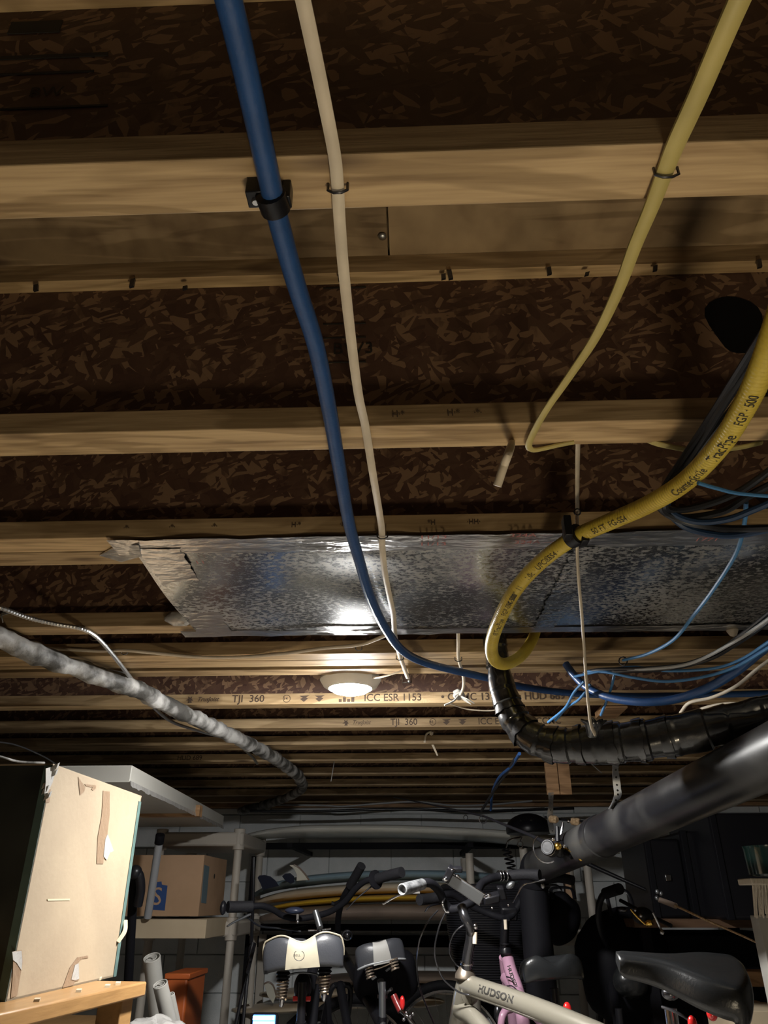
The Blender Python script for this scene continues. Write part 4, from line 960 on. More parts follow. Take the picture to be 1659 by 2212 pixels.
# rolled papers, orange bin, crumpled plastic bag
for (a, b, zc, R_, lab) in (((346, 2125), (384, 2290), 2.45, .024, 'thick white rolled paper standing beside the table'), ((328, 2068), (352, 2300), 2.75, .031, 'greyish paper roll standing behind the white rolls'), ((368, 2148), (398, 2290), 2.48, .014, 'thinner white rolled paper beside the thick one')):
    A, B = pd(*a, zc), pd(*b, zc); d = (B-A).normalized(); B = A+d*(A.z/abs(d.z))*.97
    t = thing('paper_roll', lab, 'paper roll', B, 'rolled papers by the table'); m_ = MB(); m_.tube([A, A.lerp(B, .5), B], R_, 20, cap=False); m_.tube([A, A.lerp(B, .5), B], R_-.003, 20, cap=False)
    m_.build('sheet', 'white', t)
    m_ = MB(); m_.ring(A+d*.002, R_*.55, .0012, d, 20, 5); m_.ring(A+d*.002, R_-.0015, .0022, d, 24, 5); m_.build('rolled_end', 'white', t)
m_ = MB(); r = pb(m_, 352, 2112, 402, 2230, 3.15, .3, zmin=.45); t = thing('orange_bin', 'orange plastic bin below the plastic shelf', 'bin', V(((r[0]+r[1])/2, r[2]+.15, .45)))
m_.build('bin_body', 'orange', t, bevel=.01); m_ = MB(); m_.box(r[0]-.008, r[1]+.008, r[2]-.008, r[3]+.008, r[5]-.01, r[5]+.012); m_.build('rim', 'orange', t, bevel=.004)
m_ = MB(); m_.box(r[0]-.3, r[1]+.3, r[2]-.02, r[3]+.1, 0, .45); one('storage_chest', m_, 'blkm', 'low dark chest under the orange bin', 'chest', bevel=.01)
m_ = MB(); c_ = pd(335, 2222, 2.3); m_.sphere(c_, .095, .06, .032, n=26, m=16); m_.v = [p+V((noise.noise(p*34), noise.noise(p*34+V((7, 1, 2))), noise.noise(p*34+V((1, 9, 4)))))*.014 for p in m_.v]
one('plastic_bag', m_, 'tape', 'crumpled clear plastic bag beside the lower table shelf', 'bag')
m_ = MB(); m_.box(c_.x-.13, c_.x+.13, c_.y-.1, c_.y+.12, 0, c_.z-.03); one('storage_bin', m_, 'blkm', 'dark storage bin under the crumpled plastic bag', 'bin', bevel=.01)

# surfboards
def board(pts, zc, w, th, mat, label, tilt=0.0, stringer=None, nose=.18):
    P_ = resample(sm([pd(x, y, zc) for x, y in pts], 8), .03); n_ = len(P_); y0 = sum(p.y for p in P_)/n_
    P_ = [V((p.x, y0, CAMZ+(p.z-CAMZ)*(y0/p.y))) for p in P_]
    vs, fs = [], []; K = 20
    for i, p in enumerate(P_):
        t_ = i/(n_-1); s1 = min(1, (t_/nose))**.55 if t_ < nose else 1; s2 = min(1, ((1-t_)/.12))**.5 if t_ > .88 else 1; s_ = max(.04, s1*s2)
        for k in range(K):
            a = 2*PI*k/K; cy, cz = math.cos(a), math.sin(a); e = .62
            yy = w/2*s_*math.copysign(abs(cy)**.9, cy); zz = th/2*(.35+.65*s_)*math.copysign(abs(cz)**.8, cz)
            vs.append(p+V((0, yy, zz+yy*tilt)))
    for i in range(n_-1):
        for k in range(K): a, b = i*K+k, i*K+(k+1) % K; fs.append((a, b, b+K, a+K))
    fs.append(tuple(range(K-1, -1, -1))); fs.append(tuple(range((n_-1)*K, n_*K)))
    m_ = MB(); m_.add(vs, fs); t = thing('surfboard', label, 'surfboard', P_[n_//2], 'surfboards racked on the block wall'); m_.build('board_shell', mat, t)
    return t, P_
s1, SP1 = board([(524, 1808), (600, 1800), (700, 1797), (850, 1797), (1000, 1803), (1100, 1810), (1220, 1824), (1330, 1840)], 4.45, .50, .062, 'boardwhite', 'long off-white surfboard on top, above all the others')
m_ = MB(); a = pd(840, 1806, 4.22); m_.sphere(V((a.x+.15, SP1[0].y-.14, SP1[20].z-.023)), .17, .05, .004, n=16, m=6); m_.build('maroon_patch', plain('maroon', (.09, .02, .025), .4), s1)
s2, _ = board([(548, 1934), (600, 1914), (680, 1901), (780, 1893), (900, 1891), (1010, 1894), (1120, 1904)], 4.30, .48, .052, 'boardblue', 'slate blue surfboard with fins, second from the top')
s3, _ = board([(550, 1950), (620, 1936), (720, 1926), (820, 1920), (940, 1919), (1060, 1926), (1130, 1934)], 4.22, .46, .060, 'boardtan', 'tan surfboard between the blue and the yellow one')
s4, _ = board([(574, 1964), (650, 1953), (760, 1944), (900, 1940), (1040, 1942), (1120, 1950)], 4.12, .44, .035, 'boardyellow', 'bright yellow surfboard under the tan one')
s5, _ = board([(560, 1986), (660, 1975), (780, 1970), (900, 1970), (1040, 1975), (1120, 1982)], 4.02, .52, .075, 'boardbrown', 'dark brown surfboard lowest in the upper stack')
s6, _ = board([(640, 2122), (760, 2114), (880, 2110), (1000, 2112), (1100, 2118)], 4.35, .45, .05, 'boardbrown', 'brown surfboard topmost on the lower rack')
s7, _ = board([(560, 2148), (700, 2142), (820, 2136), (940, 2134), (1060, 2140)], 4.28, .45, .045, 'boardtan', 'tan surfboard on the lower rack under the brown one')
s8, _ = board([(500, 2182), (600, 2176), (720, 2168), (840, 2162), (960, 2164)], 4.2, .45, .04, 'boardtan', 'tan surfboard lowest on the lower rack')
def fin(pts, zc, mat, parent, th=.008, rim=None):
    P_ = [pd(x, y, zc) for x, y in pts]; m_ = MB(); m_.prism(P_, (0, th, 0)); m_.build('fin', mat, parent, smooth=False, bevel=.002)
    if rim: m_ = MB(); m_.tube(sm([P_[i]+V((0, th/2, 0)) for i in rim], 4), .005, 6); m_.build('fin_edge', 'boardbrown', parent)
fin([(556, 1896), (560, 1891), (572, 1890), (584, 1893), (594, 1901), (603, 1914), (580, 1919), (568, 1924), (563, 1910)], 3.98, 'fin', s2)
fin([(609, 1893), (616, 1887), (627, 1886), (635, 1893), (636, 1906), (627, 1909), (617, 1903)], 3.99, 'fin', s2)
fin([(625, 1869), (634, 1868), (646, 1875), (658, 1888), (667, 1901), (640, 1903), (641, 1890), (635, 1877)], 4.0, 'finpale', s2, rim=(1, 2, 3, 4))
fin([(570, 2126), (580, 2122), (590, 2130), (596, 2150), (590, 2168), (578, 2152)], 4.1, 'finpale', s8, rim=(0, 1, 2, 3))
fin([(520, 2172), (521, 2135), (530, 2148), (541, 2168)], 4.1, 'finpale', s8)
# wall rack: uprights and arms
wr = thing('board_rack', 'dark wall rack carrying the surfboards on horizontal arms', 'rack', pd(820, 1960, 4.6))
for x in (549, 1130):
    m_ = MB(); a = pd(x, 1850, 4.62); m_.box(a.x-.012, a.x+.012, a.y-.02, a.y+.02, 0, a.z); m_.build('upright', 'blkm', wr, smooth=False)
for y, zc in ((2003, 4.55), (2038, 4.6), (1828, 4.62), (2188, 4.5)):
    m_ = MB(); a = pd(545, y, zc); b = pd(1135, y, zc); m_.box(a.x, b.x, a.y-.02, a.y+.02, a.z-.018, a.z+.018 if y != 2038 else a.z+.045); m_.build('rail', 'blkm', wr, smooth=False)
for x in (640, 1010):
    for y in (1998, 2190, 1822):
        m_ = MB(); a = pd(x, y, 4.1 if y != 1822 else 4.3); m_.box(a.x-.015, a.x+.015, a.y-.25, 5.33, a.z-.035, a.z-.012); m_.build('arm', 'blkm', wr, smooth=False)
# white corner panel and pale picture of lower wall
m_ = MB(); r = pb(m_, 553, 2020, 572, 2180, 4.5, .03); one('white_post', m_, 'rackplastic', 'pale upright batten against the block wall by the fins', 'batten')
# black stand with thin legs
st = thing('tripod_stand', 'thin black folded stand beside the shelf post', 'stand', pd(510, 2225, 2.9))
m_ = MB(); m_.tube(ds([(548, 1852, 3.5), (546, 1950, 3.4), (543, 2040, 3.2)]), .008, 8); m_.build('centre_pole', 'blk', st)
for a, b in (((546, 2035), (505, 2235)), ((541, 2045), (522, 2240)), ((550, 2040), (535, 2100))):
    m_ = MB(); A = pd(*a, 3.2); B = pd(*b, 3.0); m_.tube([A, A.lerp(B, .5), B], .0075, 8); m_.build('leg', 'blk', st)
m_ = MB(); m_.tube([pd(520, 2235, 3.0), V((pd(520, 2235, 3.0).x, pd(520, 2235, 3.0).y, .0))], .011, 8); m_.build('foot_pole', 'blk', st)
# device with a lit blue screen
dv = thing('lit_device', 'small device with a bright striped blue screen at the foot of the shelf', 'device', pd(568, 2240, 2.7))
m_ = MB(); r = pb(m_, 538, 2190, 600, 2250, 2.72, .03); m_.build('casing', 'blk', dv, bevel=.012)
m_ = MB(); pb(m_, 544, 2194, 594, 2246, 2.715, .008); m_.build('screen', 'screenlow', dv, bevel=.003)
for y0, y1 in ((2196, 2203), (2208, 2216), (2222, 2232)):
    m_ = MB(); pb(m_, 546, y0, 592, y1, 2.712, .006); m_.build('lit_stripe', 'screen', dv, smooth=False)
m_ = MB(); m_.box(r[0]-.03, r[1]+.03, r[2]-.02, r[3]+.2, 0, r[4]); one('storage_bin', m_, 'blkm', 'dark bin under the device with the blue screen', 'bin', bevel=.01)

# right hand shelving with black cases
rz = pd(1285, 2022, 3.95).z
rr, RP = rack(1266, 1850, 3.95, .62, .5, pd(1262, 1838, 3.95).z, rz, 'grey-beige plastic shelving behind the drain pipe', -1, (rz,))
m_ = MB(); a = pd(1130, 1832, 3.9); m_.tube([V((a.x, a.y, 0)), V((a.x, a.y, .7)), a], .021, 14); one('plastic_post', m_, 'rackplastic', 'single beige plastic post beside the coiled cable', 'post')
for i, (x0, y0, x1, y1, m__, lb) in enumerate(((1206, 1895, 1222, 2000, 'silverplastic', 'tall grey slim case'), (1224, 1880, 1238, 2000, 'card2', 'narrow brown carton'), (1170, 1930, 1203, 2000, 'blkm', 'black low crate'))):
    carton(x0, y0, x1, y1, 3.9, .3, m__, lb+' standing on the plastic shelving behind the drain pipe', 'storage_case', 'case')
m_ = MB(); r = pb(m_, 1372, 1986, 1760, 2004, 2.95, .8); sh = thing('wooden_shelf', 'brown wooden shelf carrying the black cases', 'shelf', V(((r[0]+r[1])/2, r[2]+.4, 0)))
m_.build('shelf_board', wood('brown_shelf', (.16, .09, .05), (.10, .055, .03), knots=False), sh, smooth=False); zsh = r[5]; 
for X_ in (r[0]+.05, r[1]-.05):
    for Y_ in (r[2]+.05, r[3]-.05): m_ = MB(); m_.box(X_-.02, X_+.02, Y_-.02, Y_+.02, 0, r[4]); m_.build('leg', 'blkm', sh, smooth=False)
def case(x0, y0, x1, zc, dep, label):
    m_ = MB(); a = pd(x0, y0, zc); b = pd(x1, y0, zc); m_.box(a.x, b.x, a.y, a.y+dep, zsh, a.z); t = thing('black_case', label, 'case', V(((a.x+b.x)/2, a.y+dep/2, zsh)))
    m_.build('shell', 'blk', t, bevel=.012)
    m_ = MB(); m_.box(a.x-.003, a.x+.022, a.y-.004, a.y+.022, zsh, a.z+.002); m_.build('corner_edge', 'blkm', t, bevel=.002)
    m_ = MB(); m_.box((a.x+b.x)/2-.012, (a.x+b.x)/2+.012, a.y-.008, a.y-.001, (zsh+a.z)/2-.012, (zsh+a.z)/2+.012); m_.build('latch', 'chrome', t, bevel=.002)
    return t
case(1392, 1812, 1466, 3.25, .45, 'slim black case left of the taller black cases')
case(1470, 1795, 1524, 3.22, .45, 'narrow black case in the middle of the row')
case(1532, 1756, 1760, 3.00, .55, 'tall wide black case at the end of the row')
gp_ = pd(1668, 1893, 2.1); t = thing('green_pot', 'glossy dark green pot above the fringed white brush', 'pot', gp_)
m_ = MB(); m_.lathe([(.055, 0), (.060, .005), (.062, .07), (.064, .078), (.058, .078), (.056, .01)], 28, gp_); m_.build('pot_body', 'green', t)
fb = thing('fringed_brush', 'whitish fringed brush head under the green pot', 'brush', pd(1660, 1975, 2.1))
m_ = MB(); a = pd(1622, 1900, 2.1); b = pd(1720, 1911, 2.1); m_.box(a.x, b.x, a.y-.0, a.y+.10, b.z, a.z+.004); m_.build('band', 'wicker', fb, bevel=.003)
m_ = MB(); random.seed(5)
for i in range(46):
    x = 1626+i*2.2; A = pd(x, 1910, 2.1+.04*(i % 3)); B = pd(x+4+random.uniform(-2, 3)+(i*.05), 1978+random.uniform(-6, 6), 2.1+.04*(i % 3)); m_.tube([A, A.lerp(B, .5), B], .0022, 5)
m_.build('bristles', 'wicker', fb)
m_ = MB(); r = pb(m_, 1653, 1978, 1740, 2140, 2.14, .06, zmin=0); one('white_post', m_, 'white', 'pale upright board under the fringed brush', 'board', bevel=.002)
m_ = MB(); a = pd(1600, 2098, 2.6); b = pd(1760, 2130, 2.6); m_.box(a.x, b.x, a.y, a.y+.1, b.z, a.z); 
one('wood_plank', m_, 'board', 'tan plank end right of the large black saddle', 'plank', bevel=.002)
m_ = MB(); m_.box(a.x+.05, b.x, a.y, a.y+.1, 0, b.z); one('storage_bin', m_, 'blkm', 'dark bin under the tan plank end', 'bin', bevel=.004)
carton(1606, 2188, 1740, 2330, 2.3, .3, 'card3', 'pale cardboard box low beside the large black saddle')
m_ = MB(); m_.box(pd(1392, 2010, 3.2).x, pd(1700, 2010, 3.2).x, pd(1500, 2010, 3.2).y, pd(1500, 2010, 3.2).y+.5, 0, pd(1500, 2016, 3.2).z)
tb = thing('storage_tote', 'large black lidded tote under the wooden shelf with the black cases', 'tote', pd(1500, 2300, 3.2)); m_.build('tote_body', 'blkm', tb, bevel=.012)
# ---------------------------------------------------------------- bicycles
def wheel(c, axis, R_, parent, name='wheel'):
    c = V(c); ax = V(axis).normalized(); m_ = MB(); m_.ring(c, R_-.022, .022, ax, 56, 10); wh = m_.build(name, 'rubber', parent)
    m_ = MB(); m_.ring(c, R_-.050, .010, ax, 56, 6); m_.build('rim', 'chrome', wh)
    m_ = MB(); u = V((0, 0, 1)).cross(ax).normalized()
    for k in range(28):
        a = 2*PI*k/28; e = u*math.cos(a)+V((0, 0, 1))*math.sin(a); m_.tube([c+ax*(.025 if k % 2 else -.025), c+e*(R_-.05)], .0011, 4, cap=False)
    m_.build('spokes', 'chrome', wh)
    m_ = MB(); m_.lathe([(.008, -.05), (.025, -.035), (.015, -.02), (.015, .02), (.025, .035), (.008, .05)], 14, c, ax); m_.build('hub', 'chrome', wh)
    return wh
def saddle(parent, C, fwd, W, L, H, mat, roll=0, groove=.02, panel=None, piping=None, pitch=0, edge=None, nose=.026, pw=(.30, .42), kick=.0, bulge=0.0):
    f = V(fwd); f.z = 0; f.normalize(); r = V((f.y, -f.x, 0)); u = V((0, 0, 1))
    r2 = r*math.cos(roll)+u*math.sin(roll); u2 = u*math.cos(roll)-r*math.sin(roll)
    f2 = f*math.cos(pitch)+u2*math.sin(pitch); u3 = u2*math.cos(pitch)-f*math.sin(pitch)
    NU, NV = 24, 30
    def P(uu, vv):                                            # uu -1..1 across, vv 0..1: rear skirt bottom, over the top, to the nose
        vr = .22
        if vv < vr:
            q = vv/vr; y = -.012*math.sin(q*PI*.5)+.02*(q-.0)*q; z = -H*(1-q)**1.1; w = W/2*(.97+.03*q); q2 = 0
        else:
            q2 = (vv-vr)/(1-vr); y = .008+(L-.008)*q2; z = kick*math.sin(q2*PI*.9)-.012*q2
            w = W/2*(1-q2)**.0 if False else (W/2-nose)*(1/(1+math.exp((q2-.40)*9)))/(1/(1+math.exp(-.40*9)))+nose
            if q2 > .93: w *= math.sqrt(max(.05, 1-((q2-.93)/.08)**2))
        a = abs(uu); s_ = math.copysign(1, uu)
        if a < .72: x = w*(a/.72)*(1-.04*(a/.72)); dz = -.12*H*(a/.72)**3.0
        else:
            t_ = (a-.72)/.28; x = w*(.96+.05*math.sin(t_*PI)); dz = -.12*H - H*(.84-.42*q2)*t_*(1 if vv >= vr else vv/vr)*(math.sqrt(max(.02, 1-max(0, (q2-.90)/.102)**2)))
        g = groove*math.exp(-(uu/.22)**2)*(1-.6*q2)*(1 if vv >= vr else (vv/vr)**2)
        lobe = bulge*math.exp(-((a-.42)/.25)**2)*(1-q2)*(1 if vv >= vr else vv/vr)
        yb = .045*(a**2.4)*(1-q2)
        return C + r2*(x*s_) + f2*(y+yb) + u3*(z+dz-g+lobe)
    vs = [P(-1+2*i/NU, j/NV) for j in range(NV+1) for i in range(NU+1)]
    fs = [(j*(NU+1)+i, j*(NU+1)+i+1, (j+1)*(NU+1)+i+1, (j+1)*(NU+1)+i) for j in range(NV) for i in range(NU)]
    m_ = MB(); m_.add(vs, fs); sd = m_.build('saddle', mat, parent)
    so = sd.modifiers.new('solid', 'SOLIDIFY'); so.thickness = .007; so.offset = 1 if False else -1
    if panel:
        nv = 14; vs = []; vmax = .34
        for j in range(nv+1):
            q = j/nv; vv = vmax*q; hw = pw[1]+(pw[0]-pw[1])*min(1, q/.65)
            for i in range(13):
                uu = -hw+2*hw*i/12; e = .003; c = P(uu, vv); n = (P(uu, min(1, vv+.01))-P(uu, max(0, vv-.01))).cross(P(uu+.01, vv)-P(uu-.01, vv)).normalized()
                if n.dot(f2*-1+u3) < 0: n = -n
                vs.append(c+n*.0022)
        fs = [(j*13+i, j*13+i+1, (j+1)*13+i+1, (j+1)*13+i) for j in range(nv) for i in range(12)]
        m_ = MB(); m_.add(vs, fs); m_.build('saddle_panel', panel, sd)
    if piping:
        m_ = MB(); m_.tube([P(-.93+1.86*i/40, .225)+u3*.003 for i in range(41)], .0028, 6); m_.build('piping', piping, sd)
    if edge:
        m_ = MB(); m_.tube([P(-.99+1.98*i/30, .02) for i in range(31)], .0035, 6); m_.build('lower_edge', edge, sd)
    return sd
def spring(parent, c, R_, h, turns, mat='spring', taper=.0, wire=.003, ax=(0, 0, -1)):
    c = V(c); ax = V(ax).normalized(); u = V((1, 0, 0)); u = (u-ax*u.dot(ax)).normalized(); w_ = ax.cross(u); n = int(turns*14)
    m_ = MB(); m_.tube([c+ax*(h*i/n)+(u*math.cos(2*PI*i/14)+w_*math.sin(2*PI*i/14))*(R_*(1-taper*i/n)) for i in range(n+1)], wire, 6); m_.build('spring', mat, parent)
def barpart(parent, pts, r, mat, name='handlebar', n=12, flat=1.0):
    m_ = MB(); m_.tube(sm(pts, 8), r, n, flat=flat); return m_.build(name, mat, parent)
def lever(parent, pts, mat='chrome', r=.005):
    m_ = MB(); m_.tube(sm(pts, 8), [r*(1.3-.5*i/(8*(len(pts)-1))) for i in range(8*(len(pts)-1)+1)], 8, flat=.6); return m_.build('brake_lever', mat, parent)
def bike(label, S, Hd, mat, group=None, seatpost='blk', fork=True, tubes=True, R_=.33, spr=.016, postend=None, tt_r=.02, head_low=.16, toptube=True):
    S, Hd = V(S), V(Hd); d = Hd-S; d.z = 0; L_ = d.length; d.normalize(); side = V((d.y, -d.x, 0))
    g = V((S.x, S.y, 0))
    t = thing('bicycle', label, 'bicycle', g+d*.15, group)
    BB = g+d*.10+V((0, 0, .29)); RH = g-d*.22+V((0, 0, R_)); HT = V((Hd.x, Hd.y, Hd.z)); HB = HT+d*.03-V((0, 0, head_low)); FH = V((HB.x, HB.y, R_))+d*.28
    m_ = MB(); ST = S-V((0, 0, .12)); m_.tube([ST, BB], .017, 12); m_.tube([HB, BB], .019, 12)
    for s_ in (-1, 1):
        m_.tube([RH+side*.055*s_, BB+side*.02*s_], .010, 8); m_.tube([RH+side*.055*s_, ST+side*.015*s_-V((0, 0, .04))], .008, 8)
    if toptube: m_.tube([HT.lerp(HB, .25), ST-V((0, 0, .03))], tt_r, 12)
    m_.build('frame', mat, t)
    m_ = MB()
    for s_ in (-1, 1): m_.tube(sm([HB, HB+side*.05*s_-V((0, 0, .05)), FH+side*.05*s_], 5), .012, 8)
    m_.build('fork', mat, t)
    wheel(RH, side, R_, t); wheel(FH, side, R_, t)
    m_ = MB(); m_.lathe([(.03, -.045), (.085, -.044), (.085, -.040), (.03, -.039)], 24, BB, side)
    for s_ in (-1, 1): m_.tube([BB+side*.06*s_, BB+side*.065*s_+V((d.x*.1*s_, d.y*.1*s_, -.12))], .008, 8)
    m_.build('crankset', 'chrome', t)
    for s_ in (-1, 1):
        p = BB+side*.11*s_+V((d.x*.1*s_, d.y*.1*s_, -.12)); m_ = MB(); m_.obox(p, side*.045, d*.03, (0, 0, .010)); m_.build('pedal', 'blkm', t, bevel=.003)
    m_ = MB(); m_.tube([S-V((0, 0, .012)), S-V((0, 0, .25))], spr*.85, 14); m_.build('seatpost', seatpost, t)
    return t, d, side

# A: grey and cream saddle, left
SA = pd(654, 2112, 2.44); HA = pd(684, 2030, 2.92)
A_, dA, sA = bike('black bicycle with a grey and cream wide saddle on springs', SA, HA, 'blkm')
saddle(A_, pd(652, 2032, 2.40)+V((0, 0, .008)), dA, .262, .27, .084, 'saddlegrey', roll=math.radians(4.2), groove=.016, panel='saddlecream', piping='saddlecream', pw=(.24, .32), bulge=.010)
P0 = pd(646, 2064, 2.352); m_ = MB(); m_.ring(P0, .0165, .0010, FW, 24, 5, .5, 5.7); m_.build('round_emblem', 'saddlegrey', A_)
text_flat('BELL', .010, P0+RT*-.016, RT, UP, 'printed_lettering', 'saddlegrey', A_)
for x, y, zc in ((612, 2116, 2.43), (702, 2104, 2.43)):
    c = pd(x, y-18, zc); m_ = MB(); m_.lathe([(.020, 0), (.024, -.006), (.018, -.010), (.024, -.016), (.018, -.022), (.022, -.028)], 16, c); m_.build('rubber_bellows', 'blk', A_)
    spring(A_, c-V((0, 0, .026)), .019, .052, 6, taper=.35, wire=.0032)
    m_ = MB(); m_.lathe([(.009, 0), (.007, -.014), (.004, -.02)], 10, c-V((0, 0, .078))); m_.build('spring_bolt', 'chrome', A_)
barpart(A_, ds([(600, 2118, 2.42), (625, 2106, 2.42), (650, 2101, 2.42), (680, 2104, 2.42), (704, 2116, 2.42)]), .009, 'alu', 'spring_bridge', flat=.35)
m_ = MB(); m_.sphere(pd(654, 2132, 2.46), .030, .028, .042, n=14, m=10); m_.build('seat_clamp', 'blk', A_)
m_ = MB(); pb(m_, 632, 2152, 671, 2163, 2.43, .012); m_.build('red_reflector', 'red', A_, bevel=.002)
for s_ in (-1, 1): m_ = MB(); m_.tube(ds([(656+3*s_, 2188, 2.44), (658+10*s_, 2240, 2.44)]), .004, 6); m_.build('rack_stay', 'chrome', A_)
barpart(A_, ds([(540, 1958, 2.86), (566, 1957, 2.88), (590, 1965, 2.90), (612, 1978, 2.92), (645, 1984, 2.93), (684, 1978, 2.93), (716, 1968, 2.92), (745, 1948, 2.90), (768, 1920, 2.88), (790, 1903, 2.86), (812, 1899, 2.84)]), .0115, 'blkm')
barpart(A_, ds([(492, 1959, 2.82), (515, 1959, 2.84), (545, 1958, 2.86)]), .020, 'rubber', 'handlebar_grip')
barpart(A_, ds([(816, 1898, 2.83), (840, 1891, 2.80), (868, 1884, 2.76)]), .019, 'rubber', 'handlebar_grip')
m_ = MB(); c = pd(812, 1900, 2.83); m_.lathe([(.014, -.006), (.034, -.005), (.034, .003), (.016, .006)], 20, c, (pd(868, 1884, 2.76)-c)); m_.build('grip_shifter', 'blk', A_)
m_ = MB(); c = pd(482, 1961, 2.82); m_.sphere(c, .012, .02, .025); m_.build('grip_end', 'blk', A_)
lever(A_, ds([(540, 1975, 2.85), (522, 1984, 2.82), (505, 1992, 2.79), (491, 2001, 2.76)]), 'alu', .0065)
lever(A_, ds([(806, 1912, 2.84), (790, 1925, 2.82), (770, 1942, 2.80), (748, 1966, 2.78)]), 'blk', .004)
m_ = MB(); c = pd(636, 1967, 2.88); m_.sphere(c, .038, .028, .013, n=20, m=10); m_.build('bell', 'fin', A_)
m_ = MB(); m_.tube(ds([(643, 1973, 2.87), (643, 1988, 2.87)]), .006, 8); m_.sphere(pd(643, 1991, 2.86), .007, n=10, m=6); m_.build('bell_mount', 'chrome', A_)
barpart(A_, ds([(681, 1968, 2.88), (686, 1985, 2.86), (692, 2006, 2.84)]), .0125, 'alu', 'stem')
m_ = MB(); m_.tube(ds([(690, 2004, 2.85), (691, 2040, 2.90)]), .011, 10); m_.lathe([(.006, 0), (.007, .003)], 10, pd(692, 2003, 2.83), FW*-1); m_.build('stem_bolt', 'chrome', A_)
barpart(A_, ds([(666, 2010, 2.88), (690, 2009, 2.88), (715, 2006, 2.88)]), .004, 'chrome', 'lamp_bracket')
barpart(A_, ds([(528, 1975, 2.85), (560, 2000, 2.9), (600, 2005, 2.95), (650, 2012, 2.95)]), .0035, 'blkcable', 'brake_cable')

# B: small grey saddle with light centre
SB = pd(826, 2112, 2.78); HB_ = pd(740, 2035, 3.3)
B_, dB, sB = bike('dark bicycle with a small grey saddle with a light centre and a black saddle bag', SB, HB_, 'blk', seatpost='alu')
saddle(B_, pd(820, 2034, 2.76), V((-.20, 1, 0)), .185, .25, .072, 'saddlegrey', roll=math.radians(10), groove=.004, panel='saddlewhite', edge='silverplastic', pw=(.20, .28), bulge=.004)
for x, y in ((797, 2090), (850, 2072)): spring(B_, pd(x, y, 2.74), .014, .035, 3.5, wire=.003, ax=(.2, -.2, -1))
barpart(B_, ds([(790, 2098, 2.75), (815, 2092, 2.76), (840, 2082, 2.76), (862, 2070, 2.77)]), .004, 'spring', 'saddle_rail')
m_ = MB(); m_.sphere(pd(832, 2110, 2.95), .135, .07, .115, n=22, m=14); m_.v = [p+V((noise.noise(p*9), noise.noise(p*9+V((3, 3, 3))), noise.noise(p*9+V((6, 6, 6)))))*.022 for p in m_.v]; m_.build('saddle_bag', 'blkm', B_)
for x, y, a in ((808, 2112, .6), (838, 2094, .7)): 
    c = pd(x, y, 2.82); m_ = MB(); m_.obox(c, RT*.008+UP*.006, FW*.002, UP*.003-RT*.003); m_.build('bag_buckle', 'alu', B_)
m_ = MB(); m_.tube(ds([(822, 2118, 2.78), (826, 2148, 2.78)]), .0135, 14); m_.build('post_sleeve', 'silverplastic', B_)
m_ = MB(); m_.lathe([(.016, -.008), (.021, -.006), (.021, .006), (.016, .008)], 16, pd(827, 2152, 2.78)); m_.tube(ds([(830, 2150, 2.77), (840, 2140, 2.76), (846, 2136, 2.75)]), .006, 8); m_.build('seat_clamp', 'chrome', B_)
barpart(B_, ds([(850, 2150, 2.76), (858, 2168, 2.74), (866, 2184, 2.72)]), .013, plain('dark_red', (.20, .02, .02), .3), 'light_mount')
m_ = MB(); m_.sphere(pd(869, 2166, 2.70), .010, .010, .022, n=14, m=8); m_.build('red_reflector', 'red', B_)
barpart(B_, ds([(866, 2184, 2.72), (882, 2198, 2.70), (902, 2225, 2.68)]), .009, 'chrome', 'rear_rack')
for x, y in ((878, 2188), (886, 2196), (872, 2202), (892, 2190)): m_ = MB(); m_.sphere(pd(x, y, 2.68), .0065, n=8, m=6); m_.build('bolt', 'chrome', B_)
barpart(B_, ds([(781, 1870, 3.1), (768, 1893, 3.12), (756, 1914, 3.14)]), .019, 'rubber', 'handlebar_grip')
barpart(B_, ds([(758, 1912, 3.14), (745, 1932, 3.16), (735, 1960, 3.2), (730, 1990, 3.24), (731, 2030, 3.28), (738, 2060, 3.3)]), .013, 'blkm')
barpart(B_, ds([(738, 1945, 3.18), (724, 1952, 3.2), (716, 1951, 3.2)]), .008, 'blk', 'bar_end')
m_ = MB(); m_.ring(pd(750, 2020, 3.15), .020, .004, FW, 16, 6); m_.sphere(pd(750, 2020, 3.15), .015, n=10, m=6); m_.build('headlamp', 'gunmetal', B_)

# C: champagne cruiser with grey grip, large black saddle
SCc = pd(1446, 2165, 1.72); HC = pd(1003, 2110, 2.34)
C_, dC, sC = bike('champagne bicycle with HUDSON on the top tube, grey grip and large black saddle', SCc, HC, 'champagne', seatpost='chrome', toptube=False, head_low=.30, spr=.017)
m_ = MB(); a, b = pd(1006, 2118, 2.33), pd(975, 2290, 2.36); m_.tube([a, a.lerp(b, .15), a.lerp(b, .5), b], [.027, .030, .029, .030], 22); m_.build('head_tube', 'champagne', C_)
m_ = MB(); m_.lathe([(.028, -.012), (.033, -.008), (.031, .004), (.024, .014), (.019, .022)], 24, pd(1005, 2106, 2.33)); m_.build('headset', 'spring', C_)
m_ = MB(); m_.lathe([(.019, 0), (.0205, .003), (.0205, .012), (.018, .014)], 20, pd(1008, 2086, 2.33)); m_.build('locknut', 'chrome', C_)
tp = sm(ds([(1006, 2126, 2.33), (1060, 2144, 2.22), (1115, 2163, 2.13), (1210, 2200, 1.98), (1320, 2248, 1.84), (1430, 2305, 1.72)]), 10)
m_ = MB(); m_.tube(tp, .0285, 24); m_.build('top_tube', 'champagne', C_)
pathC = resample(tp, .012); Lc = 0; best = (1e9, 0)
for i, p in enumerate(pathC):
    e = abs(prj(p)[0]-1047); best = min(best, (e, i*.012))
